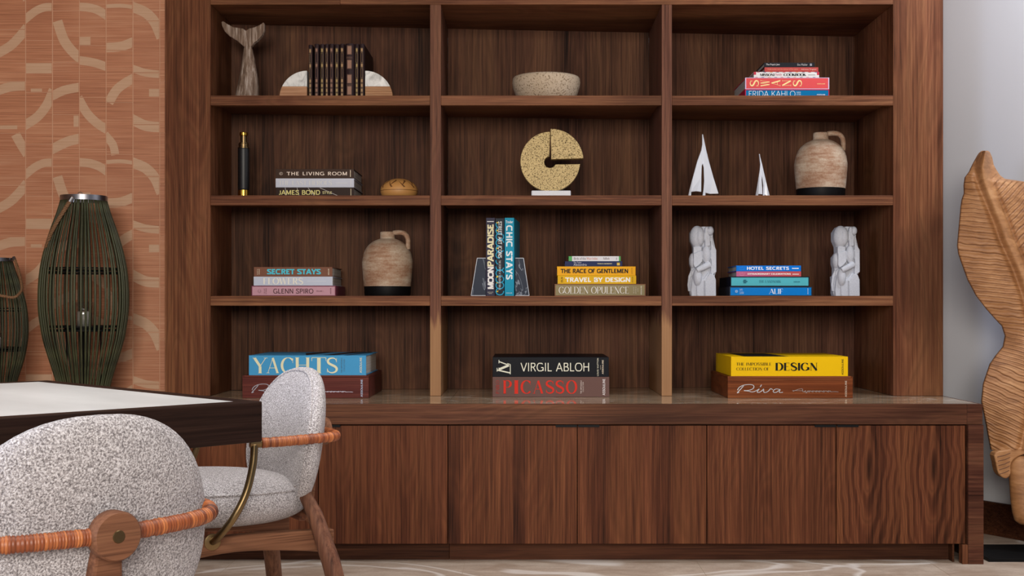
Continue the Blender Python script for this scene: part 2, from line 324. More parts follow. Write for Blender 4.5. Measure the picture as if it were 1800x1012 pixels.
# ------------------------------------------------------------------ lettering: a stroke alphabet (upright capitals)
def arc(cx, cy, rx, ry, a0, a1, n=14):
    return [(cx+rx*math.cos(math.radians(a0+(a1-a0)*i/n)), cy+ry*math.sin(math.radians(a0+(a1-a0)*i/n))) for i in range(n+1)]
SP = [tuple(p[:2]) for p in catmull([(.58,.80,0),(.50,.95,0),(.33,1.0,0),(.15,.94,0),(.08,.78,0),(.15,.63,0),(.33,.52,0),(.52,.40,0),(.60,.24,0),(.52,.07,0),(.32,0,0),(.13,.06,0),(.05,.22,0)], 3)]
G = {  # advance, strokes (mode, points), serif spots
 'A': (.78, [('t', [(.04,0),(.39,1)]), ('T', [(.39,1),(.74,0)]), ('t', [(.16,.33),(.62,.33)])], [(.04,0),(.74,0)]),
 'B': (.68, [('v', [(.12,0),(.12,1)]), ('v', [(.12,1),(.34,1)]+arc(.34,.765,.2,.235,90,-90)+[(.12,.53)]), ('v', [(.12,.53),(.36,.53)]+arc(.36,.265,.25,.265,90,-90)+[(.12,0)])], [(.08,0),(.08,1)]),
 'C': (.80, [('v', arc(.42,.5,.37,.5,42,318,26))], []),
 'D': (.80, [('v', [(.12,0),(.12,1)]), ('v', [(.12,1),(.34,1)]+arc(.34,.5,.38,.5,90,-90,20)+[(.12,0)])], [(.08,0),(.08,1)]),
 'E': (.62, [('v', [(.12,0),(.12,1)]), ('h', [(.12,1),(.55,1)]), ('h', [(.12,.52),(.46,.52)]), ('h', [(.12,0),(.57,0)])], [(.08,0),(.08,1)]),
 'F': (.58, [('v', [(.12,0),(.12,1)]), ('h', [(.12,1),(.55,1)]), ('h', [(.12,.52),(.46,.52)])], [(.12,0),(.08,1)]),
 'G': (.84, [('v', arc(.42,.5,.37,.5,42,335,26)), ('v', [(.76,.42),(.76,.06)]), ('h', [(.52,.44),(.78,.44)])], []),
 'H': (.80, [('v', [(.12,0),(.12,1)]), ('v', [(.68,0),(.68,1)]), ('h', [(.12,.52),(.68,.52)])], [(.12,0),(.12,1),(.68,0),(.68,1)]),
 'I': (.26, [('v', [(.13,0),(.13,1)])], [(.13,0),(.13,1)]),
 'J': (.42, [('v', [(.32,1),(.32,.25)]+arc(.16,.22,.16,.22,0,-130,8))], [(.32,1)]),
 'K': (.70, [('v', [(.12,0),(.12,1)]), ('t', [(.12,.38),(.60,1)]), ('T', [(.28,.58),(.66,0)])], [(.12,0),(.12,1),(.60,1),(.66,0)]),
 'L': (.58, [('v', [(.12,0),(.12,1)]), ('h', [(.12,0),(.55,0)])], [(.08,0),(.12,1)]),
 'M': (.96, [('t', [(.12,0),(.14,1)]), ('T', [(.14,1),(.48,.05)]), ('t', [(.48,.05),(.82,1)]), ('v', [(.84,0),(.84,1)])], [(.12,0),(.12,1),(.84,0),(.84,1)]),
 'N': (.82, [('t', [(.12,0),(.12,1)]), ('T', [(.12,1),(.70,0)]), ('t', [(.70,0),(.70,1)])], [(.12,0),(.10,1),(.70,1)]),
 'O': (.86, [('v', arc(.43,.5,.38,.5,0,360,36))], []),
 'P': (.64, [('v', [(.12,0),(.12,1)]), ('v', [(.12,1),(.34,1)]+arc(.34,.74,.24,.26,90,-90)+[(.12,.48)])], [(.12,0),(.08,1)]),
 'R': (.70, [('v', [(.12,0),(.12,1)]), ('v', [(.12,1),(.34,1)]+arc(.34,.75,.22,.25,90,-90)+[(.12,.50)]), ('T', [(.34,.50),(.62,0)])], [(.12,0),(.08,1),(.63,0)]),
 'S': (.66, [('s', SP)], []),
 'T': (.66, [('v', [(.33,0),(.33,1)]), ('h', [(.02,1),(.64,1)])], [(.33,0)]),
 'U': (.78, [('v', [(.12,1),(.12,.35)]+arc(.39,.33,.27,.33,180,360,14)+[(.66,1)])], [(.12,1),(.66,1)]),
 'V': (.74, [('T', [(.04,1),(.37,0)]), ('t', [(.37,0),(.70,1)])], [(.04,1),(.70,1)]),
 'W': (1.04, [('T', [(.04,1),(.28,0)]), ('t', [(.28,0),(.52,1)]), ('T', [(.52,1),(.76,0)]), ('t', [(.76,0),(1.0,1)])], [(.04,1),(.52,1),(1.0,1)]),
 'X': (.72, [('T', [(.06,1),(.66,0)]), ('t', [(.06,0),(.66,1)])], [(.06,1),(.66,0),(.06,0),(.66,1)]),
 'Y': (.72, [('T', [(.04,1),(.36,.45)]), ('t', [(.36,.45),(.68,1)]), ('v', [(.36,.45),(.36,0)])], [(.04,1),(.68,1),(.36,0)]),
 'Q': (.86, [('v', arc(.43,.5,.38,.5,0,360,36)), ('T', [(.48,.25),(.80,-.08)])], []),
 ' ': (.34, [], []), '1': (.3, [('v', [(.15,0),(.15,1)])], []),
}
def ribbon(pts, wf, out):
    n = len(pts)
    closed = n > 3 and abs(pts[0][0]-pts[-1][0]) < 1e-6 and abs(pts[0][1]-pts[-1][1]) < 1e-6
    vs = []
    for i in range(n):
        a = pts[i-1] if i else (pts[-2] if closed else pts[0]); b = pts[i+1] if i < n-1 else (pts[1] if closed else pts[-1])
        dx, dy = b[0]-a[0], b[1]-a[1]; L = math.hypot(dx, dy) or 1; dx /= L; dy /= L
        w = wf(dx, dy, i/(n-1))/2; vs.append((pts[i][0]-dy*w, pts[i][1]+dx*w)); vs.append((pts[i][0]+dy*w, pts[i][1]-dx*w))
    for i in range(n-1): out.append([vs[2*i+1], vs[2*i+3], vs[2*i+2], vs[2*i]])
def letters(txt, style='sans', wt=.12, track=.06):
    """polygons of a line of capitals"""
    polys = []; x = 0
    for ch in txt:
        adv, st, sf = G[ch]
        o = []
        for mode, pts in st:
            if style == 'serif':
                th = wt; tn = wt*.22
                if mode == 'v': wf = lambda dx, dy, t: tn+(th-tn)*abs(dy)**1.4
                elif mode == 'T': wf = lambda dx, dy, t: th
                elif mode in 'th': wf = lambda dx, dy, t: tn
                else: wf = lambda dx, dy, t: tn+(th-tn)*math.sin(math.pi*t)**1.3
            else: wf = lambda dx, dy, t: wt
            if style != 'serif' and mode in 'vh' and len(pts) == 2:   # square the ends off
                (ax, ay), (bx, by) = pts; h = wt/2
                if mode == 'h' and ax < .2: pts = [(ax-h, ay), (bx, by)]
            p2 = [(px, min(1-wt*.5, max(wt*.5, py)) if mode in 'hvs' and style != 'serif' and not (mode == 'v' and len(pts) == 2) else py) for px, py in pts]
            ribbon(p2, wf, o)
        if style == 'serif':
            for sx, sy in sf: o.append([(sx-.11, sy-.012), (sx+.11, sy-.012), (sx+.11, sy+.016), (sx-.11, sy+.016)])
            for mode, pts in st:
                if mode == 'h' and len(pts) == 2 and pts[1][0]-pts[0][0] > .3 and ch in 'EFLT' and pts[0][1] in (0, 1):
                    d = .22 if pts[0][1] == 0 else -.22
                    ex = pts[1][0]; o.append([(ex-.02, pts[0][1]), (ex+.012, pts[0][1]), (ex+.012, pts[0][1]+d), (ex-.002, pts[0][1]+d)][::(1 if d > 0 else -1)])
                    if ch == 'T': ex = pts[0][0]; o.append([(ex-.012, 1), (ex+.02, 1), (ex+.002, 1+d), (ex-.012, 1+d)][::-1])
            if ch in 'CG': o.append([(.69,.66), (.715,.66), (.715,.98), (.695,.98)])
            if ch == 'S': o.append([(.56,.72), (.60,.72), (.60,1.0), (.585,1.0)]); o.append([(.03,0), (.045,0), (.07,.28), (.03,.28)])
        polys += [[(px+x, py) for px, py in q] for q in o]
        x += adv+track+(0.02 if style == 'sans' else .03)
    return polys
def bfont(txt, bold=0.0):
    cu = bpy.data.curves.new('tmp', 'FONT'); cu.body = txt; cu.resolution_u = 2; cu.offset = bold
    o = bpy.data.objects.new('tmp', cu); C.objects.link(o); bpy.context.view_layer.update()
    me = bpy.data.meshes.new_from_object(o.evaluated_get(bpy.context.evaluated_depsgraph_get()))
    polys = [[(me.vertices[i].co.x, me.vertices[i].co.y) for i in p.vertices] for p in me.polygons]
    bpy.data.objects.remove(o); bpy.data.meshes.remove(me); bpy.data.curves.remove(cu); return polys
def place(polys, x0, x1, z0, z1, rot=0):
    """fit polygons into the rectangle; rot 90 reads upwards, -90 downwards"""
    if rot == 90: polys = [[(-y, x) for x, y in p] for p in polys]
    if rot == -90: polys = [[(y, -x) for x, y in p] for p in polys]
    xs = [q[0] for p in polys for q in p]; ys = [q[1] for p in polys for q in p]
    a, b, c, d = min(xs), max(xs), min(ys), max(ys)
    return [[(x0+(x-a)/(b-a or 1)*(x1-x0), z0+(y-c)/(d-c or 1)*(z1-z0)) for x, y in p] for p in polys]
def flat(polys, name, m, parent, y=-.0007, top=None):
    mb = MB()
    y0_, t0_ = y, top
    for k_, p in enumerate(polys):
        y = y0_-1.6e-5*(k_ % 18)       # overlapping strokes never share one plane
        if t0_ is not None: top = t0_+1.6e-5*(k_ % 18)
        A = sum(p[i][0]*p[(i+1)%len(p)][1]-p[(i+1)%len(p)][0]*p[i][1] for i in range(len(p)))
        if A < 0: p = p[::-1]
        if top is None: mb.add([(x, y, z) for x, z in p], [tuple(range(len(p)))])
        else: mb.add([(x, z, top) for x, z in p], [tuple(range(len(p)))])
    return mb.build(name, m, parent)
# ================================================================== the setting
D0 = 4.5                                # front plane of the bookcase
Z1, Z2, Z3, ZC = WZ(168, D0), WZ(343.5, D0), WZ(520, D0), .547
XL, XR = WX(290, D0), WX(1658, D0)
def yb(x): return 4.818+.0846*(x+1.181)  # back of the compartments

fl = struct('floor', MB().box(-3.5, 3.5, -2.5, 5.6, -.05, -.0012), plain((196, 178, 158), .8, name='floor_grout'))
for i in range(-4, 5):
    for j in range(-3, 6):
        x0, y0 = i*.8-.21, j*.8+.62
        a, b, c, d = max(x0, -3.5), min(x0+.798, 3.5), max(y0, -2.5), min(y0+.798, 5.6)
        if b-a > .02 and d-c > .02: MB().box(a, b, c, d, -.0012, 0).build('floor_slab', M_floor, fl)
struct('ceiling', MB().box(-3.5, 3.5, -2.5, 5.6, 2.8, 2.86), M_ceil)
struct('wall_left', MB().box(-3.56, -3.5, -2.5, 5.6, 0, 2.8), plain((150, 112, 90), .85, name='clay_paint'))
struct('wall_back', MB().box(-1.4, 1.75, 5.12, 5.2, 0, 2.8), M_wall)
# angled painted wall to the right of the bookcase
def wr(t, off=0): 
    n = Vector((.15, .095)).normalized(); return (1.783+.095*t+n.x*off, 4.69-.15*t+n.y*off)
def slab(t0, t1, o0, o1, z0, z1):
    a, b, c, d = wr(t0, o0), wr(t1, o0), wr(t1, o1), wr(t0, o1)
    return MB().hexa([(*a, z0), (*b, z0), (*c, z0), (*d, z0), (*a, z1), (*b, z1), (*c, z1), (*d, z1)])
struct('wall_right', slab(-3.6, 18, 0, .08, 0, 2.8), M_wall)
struct('baseboard_right', slab(-2.2, 18, -.018, -.0005, 0, .127), W_kick, bevel=.002)
# tiled wall
YT = 4.80
tw = struct('wall_tiled', MB().box(-3.5, -1.375, YT-.005, YT+.1, 0, 2.8), M_grout)
K = F/YT
def clip(poly, x0, x1, z0, z1):
    for ax, lim, sg in ((0, x0, 1), (0, x1, -1), (1, z0, 1), (1, z1, -1)):
        out = []
        for i in range(len(poly)):
            a, b = poly[i-1], poly[i]; ia, ib = (a[ax]-lim)*sg >= 0, (b[ax]-lim)*sg >= 0
            if ia != ib: t = (lim-a[ax])/(b[ax]-a[ax]); out.append((a[0]+(b[0]-a[0])*t, a[1]+(b[1]-a[1])*t))
            if ib: out.append(b)
        poly = out
        if not poly: return []
    return poly
bands = [(1,[(118,85),(160,52),(200,35),(238,33)],36),(2,[(258,95),(285,175),(320,225),(355,258)],44),(3,[(357,32),(400,36),(440,48),(475,70)],38),
 (4,[(480,30),(540,27),(595,34)],17),(5,[(597,35),(650,58),(690,100),(715,155)],46),(0,[(0,235),(50,205),(90,165),(115,135)],42),(3,[(360,185),(405,185)],38),
 (4,[(480,213),(540,208),(595,188)],42),(3,[(357,270),(420,280),(475,298)],38),(5,[(597,308),(650,325),(712,332)],34),(1,[(118,305),(238,305)],46),
 (0,[(0,402),(50,387),(115,382)],42),(1,[(140,404),(190,404)],18),(2,[(240,425),(290,402),(352,390)],40),(1,[(118,555),(170,520),(210,470),(235,415)],42),
 (4,[(486,458),(520,402),(560,370),(592,352)],42),(5,[(665,414),(712,414)],34),(3,[(357,448),(380,490),(405,522),(440,553),(475,575)],40),
 (5,[(597,535),(650,560),(712,566)],46),(0,[(0,567),(80,567)],16),(0,[(72,598),(95,640),(117,675)],42),(2,[(330,540),(352,540)],50),
 (2,[(238,662),(300,632),(352,618)],44),(4,[(478,610),(505,645),(515,690)],36)]
quads = {}
colx = [0-1, 46, 93.3, 140.2, 187.2, 234.5, 281.7]
for col, pts, wd in bands:
    pp = [(p.x/2.53, p.y/2.53) for p in catmull([(x, y, 0) for x, y in pts], 5)]
    for e_, s_ in ((0, 1), (-1, -2)):
        ddx, ddy = pp[e_][0]-pp[s_][0], pp[e_][1]-pp[s_][1]; L_ = math.hypot(ddx, ddy) or 1
        xn = (pts[e_ if e_ == 0 else -1][0]/2.53); edge = min(abs(xn-q_) for q_ in colx)
        if edge < 4: 
            np_ = (pp[e_][0]+ddx/L_*6, pp[e_][1]+ddy/L_*6)
            pp = [np_]+pp if e_ == 0 else pp+[np_]
    o = []; ribbon(pp, lambda dx, dy, t: wd/2.53, o); quads.setdefault(col, []).extend(o)
colx = [0-1, 46, 93.3, 140.2, 187.2, 234.5, 281.7]
offs = [53, 72, 20, 81, 90, 38]
rngt = random.Random(3)
for c in range(-6, 6):
    x0p = colx[c] if c >= 0 else -1-47*(-c)
    xa, xb = WX(x0p+.75, YT), WX(x0p+46.4, YT)
    cm = c % 6
    sh = 0 if c >= 0 else -282
    for r in range(-12, 9):
        y0p = offs[cm]+r*91-0; y1p = y0p+90.1
        za, zb = max(WZ(y1p, YT), ZC+.001), min(WZ(y0p, YT), 2.8)
        if zb-za < .01: continue
        tl = MB().box(xa, xb, YT-.006, YT, za, zb).build('tile', M_tile, tw, bevel=.0008, seg=1)
        polys = []
        for rep in range(-5, 3):
            for q in quads.get(cm, []):
                wq = [(WX(x+sh, YT), WZ(y+rep*273, YT)) for x, y in q]
                k = clip(wq, xa+.0008, xb-.0008, za+.0008, zb-.0008)
                if len(k) > 2: polys.append(k)
        if polys: flat(polys, 'inlay', M_inlay, tl, y=YT-.0066)
za = ZC+.001; k = 0
while za < 2.8:      # narrow edge tiles beside the bookcase
    zb = min(za+.205, 2.8)
    MB().box(WX(282.4, YT), WX(290.5, YT)+.0, YT-.008, YT, za+.001, zb-.001).build('edge_tile', M_tile, tw, bevel=.001, seg=1); za = zb
MB().box(WX(291, YT), -1.375, YT-.006, YT, ZC, 2.8).build('edge_strip', M_tile, tw)

# ================================================================== bookcase
bc = thing('bookcase', 'large built-in walnut bookcase with twelve open compartments', 'bookcase', (0, D0, ZC))
def W(mb, dy=D0, dz=ZC):   # world coordinates into the bookcase's own
    mb.v = [(x, y-dy, z-dz) for x, y, z in mb.v]; return mb
def part(name, mb, m, parent, base, bevel=.0012, smooth=False):
    mb.v = [(x-base[0], y-base[1], z-base[2]) for x, y, z in mb.v]; return mb.build(name, m, parent, bevel=bevel, smooth=smooth)
bb = (0, D0, ZC); TOPZ = 2.32
xs = [WX(370, D0), WX(756, D0), WX(775, D0), WX(1163, D0), WX(1181, D0), WX(1570, D0)]
part('side_column', MB().box(XL, xs[0], D0, 5.1, ZC, TOPZ), W_col, bc, bb)
part('side_column', MB().box(xs[5], XR, D0, 5.1, ZC, TOPZ), W_col, bc, bb)
zt = WZ(8, D0)
part('top_rail', MB().box(xs[0]+.0005, WX(598, D0), D0-.001, D0+.025, zt, TOPZ), W_shelf, bc, bb)
part('top_rail', MB().box(WX(598, D0)+.0004, xs[5]-.0005, D0-.001, D0+.025, zt, TOPZ), W_shelf, bc, bb)
part('top_board', MB().box(xs[0]+.0005, xs[5]-.0005, D0+.0256, 5.06, zt+.0005, zt+.03), W_shelf, bc, bb)
for a, b in ((1, 2), (3, 4)):
    part('divider', MB().box(xs[a], xs[b], D0-.002, yb(xs[a])-.002, ZC, zt-.0005), W_div, bc, bb)
for a, b in ((0, 1), (2, 3), (4, 5)):
    xa, xb = xs[a]+.0005, xs[b]-.0005
    # back panel, its depth follows the slightly skewed rear line
    part('back_panel', MB().hexa([(xa, yb(xa), ZC), (xb, yb(xb), ZC), (xb, yb(xb)+.02, ZC), (xa, yb(xa)+.02, ZC), (xa, yb(xa), zt), (xb, yb(xb), zt), (xb, yb(xb)+.02, zt), (xa, yb(xa)+.02, zt)]), W_back, bc, bb, 0)
    for z in (Z1, Z2, Z3):
        zl = z-.0365
        part('shelf', MB().add([(xa, D0+.004, z-.018), (xb, D0+.004, z-.018), (xb, yb(xb)-.001, z-.018), (xa, yb(xa)-.001, z-.018), (xa, D0+.004, z), (xb, D0+.004, z), (xb, yb(xb)-.001, z), (xa, yb(xa)-.001, z)],
             [(3,2,1,0),(4,5,6,7),(0,1,5,4),(1,2,6,5),(2,3,7,6),(3,0,4,7)]), W_shelf, bc, bb, 0)
        part('shelf_lip', MB().box(xa, xb, D0-.001, D0+.022, zl, z+.0003), W_shelf, bc, bb)
    for z in (WZ(112+20, 4.9), WZ(295, 4.9)):     # shelf pin holes
        pass

# worktop: polished slabs with a thick walnut edge
DF = 4.118
wt = thing('worktop', 'polished beige marble worktop with thick walnut edge under the bookcase', 'worktop', (0, DF, ZC-.07))
wb = (0, DF, ZC-.07); X1 = WX(1727.5, DF)
cuts = [-2.30, -1.75, -1.09, WX(785, DF), .55, X1-.03]
for a, b in zip(cuts[:-1], cuts[1:]):
    yb0 = 5.1 if a > -1.3 else 4.798
    part('marble_slab', MB().box(a+.0006, b-.0006, DF+.022, yb0, ZC-.02, ZC-.0006), M_counter, wt, wb, .0006)
part('marble_slab', MB().box(X1-.03, X1-.006, DF+.022, 4.6, ZC-.02, ZC-.0006), M_counter, wt, wb, .0006)
part('front_edge', MB().box(-2.30, WX(1700, DF), DF, DF+.0215, ZC-.0695, ZC-.0002), W_fascia, wt, wb, .0015)
part('end_block', MB().box(WX(1700, DF)+.0004, X1, DF, DF+.0215, ZC-.0695, ZC-.0002), W_end, wt, wb, .0015)
part('end_edge', MB().box(X1-.0055, X1, DF+.022, 4.62, ZC-.0695, ZC-.0002), W_fascia, wt, wb, .0015)
part('end_panel', MB().box(-2.325, -2.3005, DF, 4.795, 0, ZC), W_fascia, wt, wb, .001)
part('underlay', MB().box(-2.30, X1-.03, DF+.022, 4.6, ZC-.0695, ZC-.0205), W_kick, wt, wb, 0)

# base cabinets
DD = 4.124
seam = [331-588, 331, 787, 1243, 1698.5]
cabl = ['walnut base cabinet at the tiled wall, hidden behind the dining table', 'walnut base cabinet partly hidden behind the boucle chairs', 'middle walnut base cabinet below the two centre compartments, with striped straight grain',
        'walnut base cabinet at the end post, with flame-like knotted grain']
for i in range(4):
    xa, xb = WX(seam[i], DF), WX(seam[i+1], DF)
    cb = thing('base_cabinet', cabl[i], 'cabinet', (xa, DD, 0), 0, 'base cabinets')
    z0, z1 = WZ(956, DF), ZC-.074
    MB().box(.002, xb-xa-.002, .02, .42, z0+.005, ZC-.071).build('carcass', W_kick, cb)
    mid = (xb-xa)/2
    for k in range(2):
        o = MB().box(0, mid-.003, 0, .019, 0, z1-z0).build('door', W_flame if (i, k) == (3, 1) else W_door, cb, bevel=.0008)
        o.location = (.0015+k*mid, 0, z0)
        hx = mid-.003-.073 if k == 0 else .001
        MB().box(hx, hx+.073, -.005, .012, z1-z0-.005, z1-z0+.0025).build('handle', M_black, o)
pl = thing('plinth', 'long recessed walnut plinth between cabinets and stone floor', 'plinth', (0, 4.19, 0))
pb = (0, 4.19, 0)
part('plinth_board', MB().box(-2.30, WX(790, 4.19)-.0006, 4.19, 4.21, 0, .072), W_kick, pl, pb, .0008)
part('plinth_board', MB().box(WX(790, 4.19)+.0006, WX(1670, 4.19), 4.19, 4.21, 0, .072), W_kick, pl, pb, .0008)
part('corner_board', MB().box(WX(1670, 4.19)+.0005, WX(1676, 4.14), 4.15, 4.21, 0, .072), W_kick, pl, pb, .0008)
ep = thing('end_post', 'tall square walnut post closing the cabinet row beside the leaf sculpture', 'post', (X1, DF-.006, 0))
eb = (X1, DF-.006, 0)
part('post_face', MB().box(WX(1701, DF), X1+.001, DF-.006, DF+.03, 0, ZC-.0705), W_end, ep, eb, .0015)
part('foot', MB().box(WX(1691, DF), WX(1701, DF)-.0004, DF-.004, DF+.03, 0, .066), W_col, ep, eb, .001)
part('side_panel', MB().box(X1-.02, X1-.001, DF+.031, 4.55, 0, ZC-.0705), W_end, ep, eb, .001)

# ================================================================== books
def c2(col, f): return tuple(max(0, min(255, q*f)) for q in col)
M_ink = {}
def ink(col, rough=.5, metal=0): return plain(col, rough, metal, name='print')
def book_parts(root, w, d, h, col, kind='hard', pages=None, pcol=None, tilt=0, rough=.4, over=.004):
    """flat-lying book, spine at y=0 facing the viewer, w along x, d deep, h thick"""
    m = col if not isinstance(col, tuple) else plain(col, rough, name='cover')
    if kind == 'case':       # slipcase with the spine panel inside its frame
        t_ = .003
        mb = MB().box(0, w, 0, d, 0, t_).box(0, w, 0, d, h-t_, h).box(0, t_, 0, d, t_, h-t_).box(w-t_, w, 0, d, t_, h-t_).box(t_, w-t_, d-t_, d, t_, h-t_)
        mb.build('slipcase', m, root)
        MB().box(t_, w-t_, .0008, .02, t_, h-t_).build('spine', plain(pcol, rough, name='cover'), root, bevel=.0005)
        MB().box(t_, w-t_, .021, d-t_-.001, t_, h-t_).build('pages', M_pages, root)
        return root
    if kind == 'solid':
        MB().box(0, w, 0, d, 0, h).build('clamshell_case', m, root, bevel=.001); return root
    b = min(.0028, h*.12)
    MB().box(0, w, .003, d, 0, b).box(0, w, .003, d, h-b, h).box(0, w, 0, .0032, 0, h).build('cover', m, root, bevel=.0006)
    MB().box(over, w-over, .0036, d-over, b, h-b).build('pages', M_pages, root)
    return root
def T(root, dims, txt, u0, u1, v0, v1, col, style='sans', wt=.13, rot=0, track=.06, bold=0, y=-.0007, name='lettering'):
    w, h = dims
    polys = bfont(txt, bold) if style == 'b' else letters(txt, style, wt, track)
    return flat(place(polys, u0*w, u1*w, v0*h, v1*h, rot), name, ink(col), root, y)
def R(root, dims, rects, col, name='spine_print', y=-.0006):
    w, h = dims
    return flat([[(a*w, c*h), (b*w, c*h), (b*w, d*h), (a*w, d*h)] for a, b, c, d in rects], name, ink(col), root, y)
def small(root, dims, u0, u1, v0, v1, col, txt='ASSOULINE', rot=0, wt=.16): return T(root, dims, txt, u0, u1, v0, v1, col, 'sans', wt, rot)
def stack(items, zbase, D, group):
    z = zbase; out = []
    for it in items:   # bottom first
        x0, x1, ytop = it['x']; zt_ = WZ(ytop, D+it.get('dy', 0)); h = zt_-z-.0004; dy = it.get('dy', 0)
        xa, xb = WX(x0, D+dy), WX(x1, D+dy); w = xb-xa
        r = thing('book', it['label'], 'book', (xa, D+dy, z), it.get('rz', 0), group)
        book_parts(r, w, it.get('d', .24), h, it['col'], it.get('kind', 'hard'), pcol=it.get('pcol'), over=it.get('over', .004))
        it['deco'](r, (w, h)) if 'deco' in it else None
        out.append((r, w, h, z)); z = zt_
    return out
DS = 4.56
CREAM = (238, 226, 190)
def d_bond(r, s):
    T(r, s, 'JAMES BOND', .04, .565, .22, .74, (240, 228, 150), wt=.15); T(r, s, 'STYLE', .595, .715, .32, .60, (232, 220, 160), wt=.16)
    w, h = s
    for a in ((.12, .98, .13, .10), (.27, .98, .30, .06), (.41, .98, .50, .06), (.56, .98, .80, .10)):
        o = []; ribbon([(a[0]*w, a[1]*h), (a[2]*w, a[3]*h)], lambda dx, dy, t: .0016, o); flat(o, 'spine_print', ink((206, 200, 196)), r, -.0005)
    R(r, s, [(.955, .962, .15, .88)], (238, 218, 180))
def d_hero(r, s): T(r, s, 'THE LAST HEROES', .04, .72, .25, .76, (228, 228, 226), 'serif', .16); R(r, s, [(.958, .963, .12, .88), (.77, .92, .46, .5)], (232, 232, 232))
def d_living(r, s):
    T(r, s, 'THE LIVING ROOM', .142, .913, .30, .70, (236, 220, 206), wt=.17, track=.16); R(r, s, [(.952, .96, .15, .88)], (236, 218, 190))
    w, h = s; o = []; ribbon([(x*.0055*1.15+.07*w, y*.0055+.5*h) for x, y in arc(0, 0, 1, 1, 0, 360, 20)], lambda dx, dy, t: .0006, o)
    ribbon([(x*.003+.062*w, y*.003+.48*h) for x, y in arc(0, 0, 1, 1, 0, 360, 14)], lambda dx, dy, t: .0006, o)
    ribbon([(x*.003+.078*w, y*.003+.53*h) for x, y in arc(0, 0, 1, 1, 60, 330, 14)], lambda dx, dy, t: .0006, o); flat(o, 'emblem', ink((236, 220, 206)), r)
stack([dict(x=(485, 622.5, 329.3), col=(48, 30, 23), deco=d_bond, label='dark brown book with yellow letters and pale slashes, under the silver-grey book'),
       dict(x=(484.5, 622.3, 313.3), col=(206, 210, 224), deco=d_hero, label='pale silver-grey book in the middle of its stack, lettered THE LAST HEROES'),
       dict(x=(484.5, 622, 296.6), col=(62, 42, 32), deco=d_living, label='dark brown book topmost of its stack, lettered THE LIVING ROOM')], Z2, DS, 'books stacked beside the telescope')
def d_glenn(r, s):
    T(r, s, 'GLENN SPIRO', .26, .735, .24, .72, (74, 40, 46), wt=.13); T(r, s, 'VOLUME 1', .77, .85, .42, .55, (110, 66, 74)); small(r, s, .935, .948, .2, .78, (110, 66, 74), rot=90)
    w, h = s; o = []; ribbon([(x*.0062+.095*w, y*.0062+.48*h) for x, y in arc(0, 0, 1, 1, 100, 430, 24)], lambda dx, dy, t: .0007, o)
    ribbon([(x*.0034+.095*w, y*.0034+.48*h) for x, y in arc(0, 0, 1, 1, 150, 420, 18)], lambda dx, dy, t: .0006, o); flat(o, 'emblem', ink((90, 50, 56)), r)
    T(r, s, 'THE ART', .148, .16, .2, .75, (110, 66, 74), rot=90); T(r, s, 'OF BOLD', .168, .18, .2, .75, (110, 66, 74), rot=90)
def d_flow(r, s): T(r, s, 'FLOWERS', .12, .63, .12, .88, (240, 238, 228), 'serif', .2); R(r, s, [(.68, .92, .46, .50), (.992, .998, .03, .97)], (226, 230, 240))
def d_secret(r, s):
    T(r, s, 'SECRET STAYS', .165, .855, .2, .82, (84, 204, 226), wt=.22, track=.03); small(r, s, .945, .96, .15, .82, (236, 226, 200), rot=90)
    T(r, s, 'FIFTY', .04, .052, .2, .8, (236, 226, 200), rot=90); T(r, s, 'UNIQUE', .06, .075, .2, .8, (236, 226, 200), rot=90)
stack([dict(x=(442, 590, 501.8), col=(122, 60, 78), kind='case', pcol=(206, 158, 172), deco=d_glenn, label='dusty pink slipcased book under the pale silver-blue book'),
       dict(x=(445.8, 584.5, 485.8), col=(200, 208, 226), deco=d_flow, label='pale silver-blue book in the middle, lettered FLOWERS'),
       dict(x=(446.4, 584.2, 469), col=(126, 84, 66), deco=d_secret, label='brown book with turquoise lettering SECRET STAYS, topmost of its stack')], Z3, DS, 'books stacked beside the clay jug')
# centre stack
def d_golden(r, s):
    T(r, s, 'GOLDEN OPULENCE', .045, .815, .2, .78, (236, 232, 224), 'serif', .13, track=.02); small(r, s, .945, .96, .12, .85, (232, 226, 210), rot=90)
    T(r, s, 'THE COLLECTOR', .865, .875, .22, .74, (222, 214, 192), rot=90); T(r, s, 'EDITIONS OF', .888, .898, .2, .78, (222, 214, 192), rot=90); T(r, s, 'DUBAI', .912, .92, .35, .65, (222, 214, 192), rot=90)
def d_travel(r, s): T(r, s, 'TRAVEL BY DESIGN', .095, .925, .2, .80, (250, 248, 238), wt=.22, track=.05); T(r, s, 'DLN', .042, .068, .2, .82, (92, 70, 18), wt=.16, rot=90); small(r, s, .948, .96, .15, .86, (92, 70, 18), rot=90)
def d_race(r, s): T(r, s, 'THE RACE OF GENTLEMEN', .045, .905, .24, .76, (36, 34, 30), wt=.21, track=.03); small(r, s, .948, .958, .15, .84, (110, 74, 16), rot=90)
def d_navy(r, s): T(r, s, "The Tudor", .15, .29, .60, .92, (206, 208, 214), 'b'); T(r, s, "Alexandria", .15, .38, .12, .58, (196, 198, 206), 'b'); T(r, s, 'FRANCIS NEWBERRY', .565, .825, .42, .64, (226, 218, 170), wt=.16); R(r, s, [(.905, .955, .2, .72)], (220, 190, 90))
def d_birds(r, s): R(r, s, [(.065, .965, .0, 1.0)], (222, 222, 226)); T(r, s, 'Birds of the', .10, .33, .28, .78, (110, 92, 92), 'b', y=-.001); T(r, s, 'West Indies', .345, .555, .28, .78, (202, 128, 104), 'b', y=-.001); T(r, s, 'Raffaele', .67, .785, .32, .76, (120, 100, 100), 'b', y=-.001); T(r, s, 'A', .91, .93, .25, .75, (80, 80, 80), y=-.001)
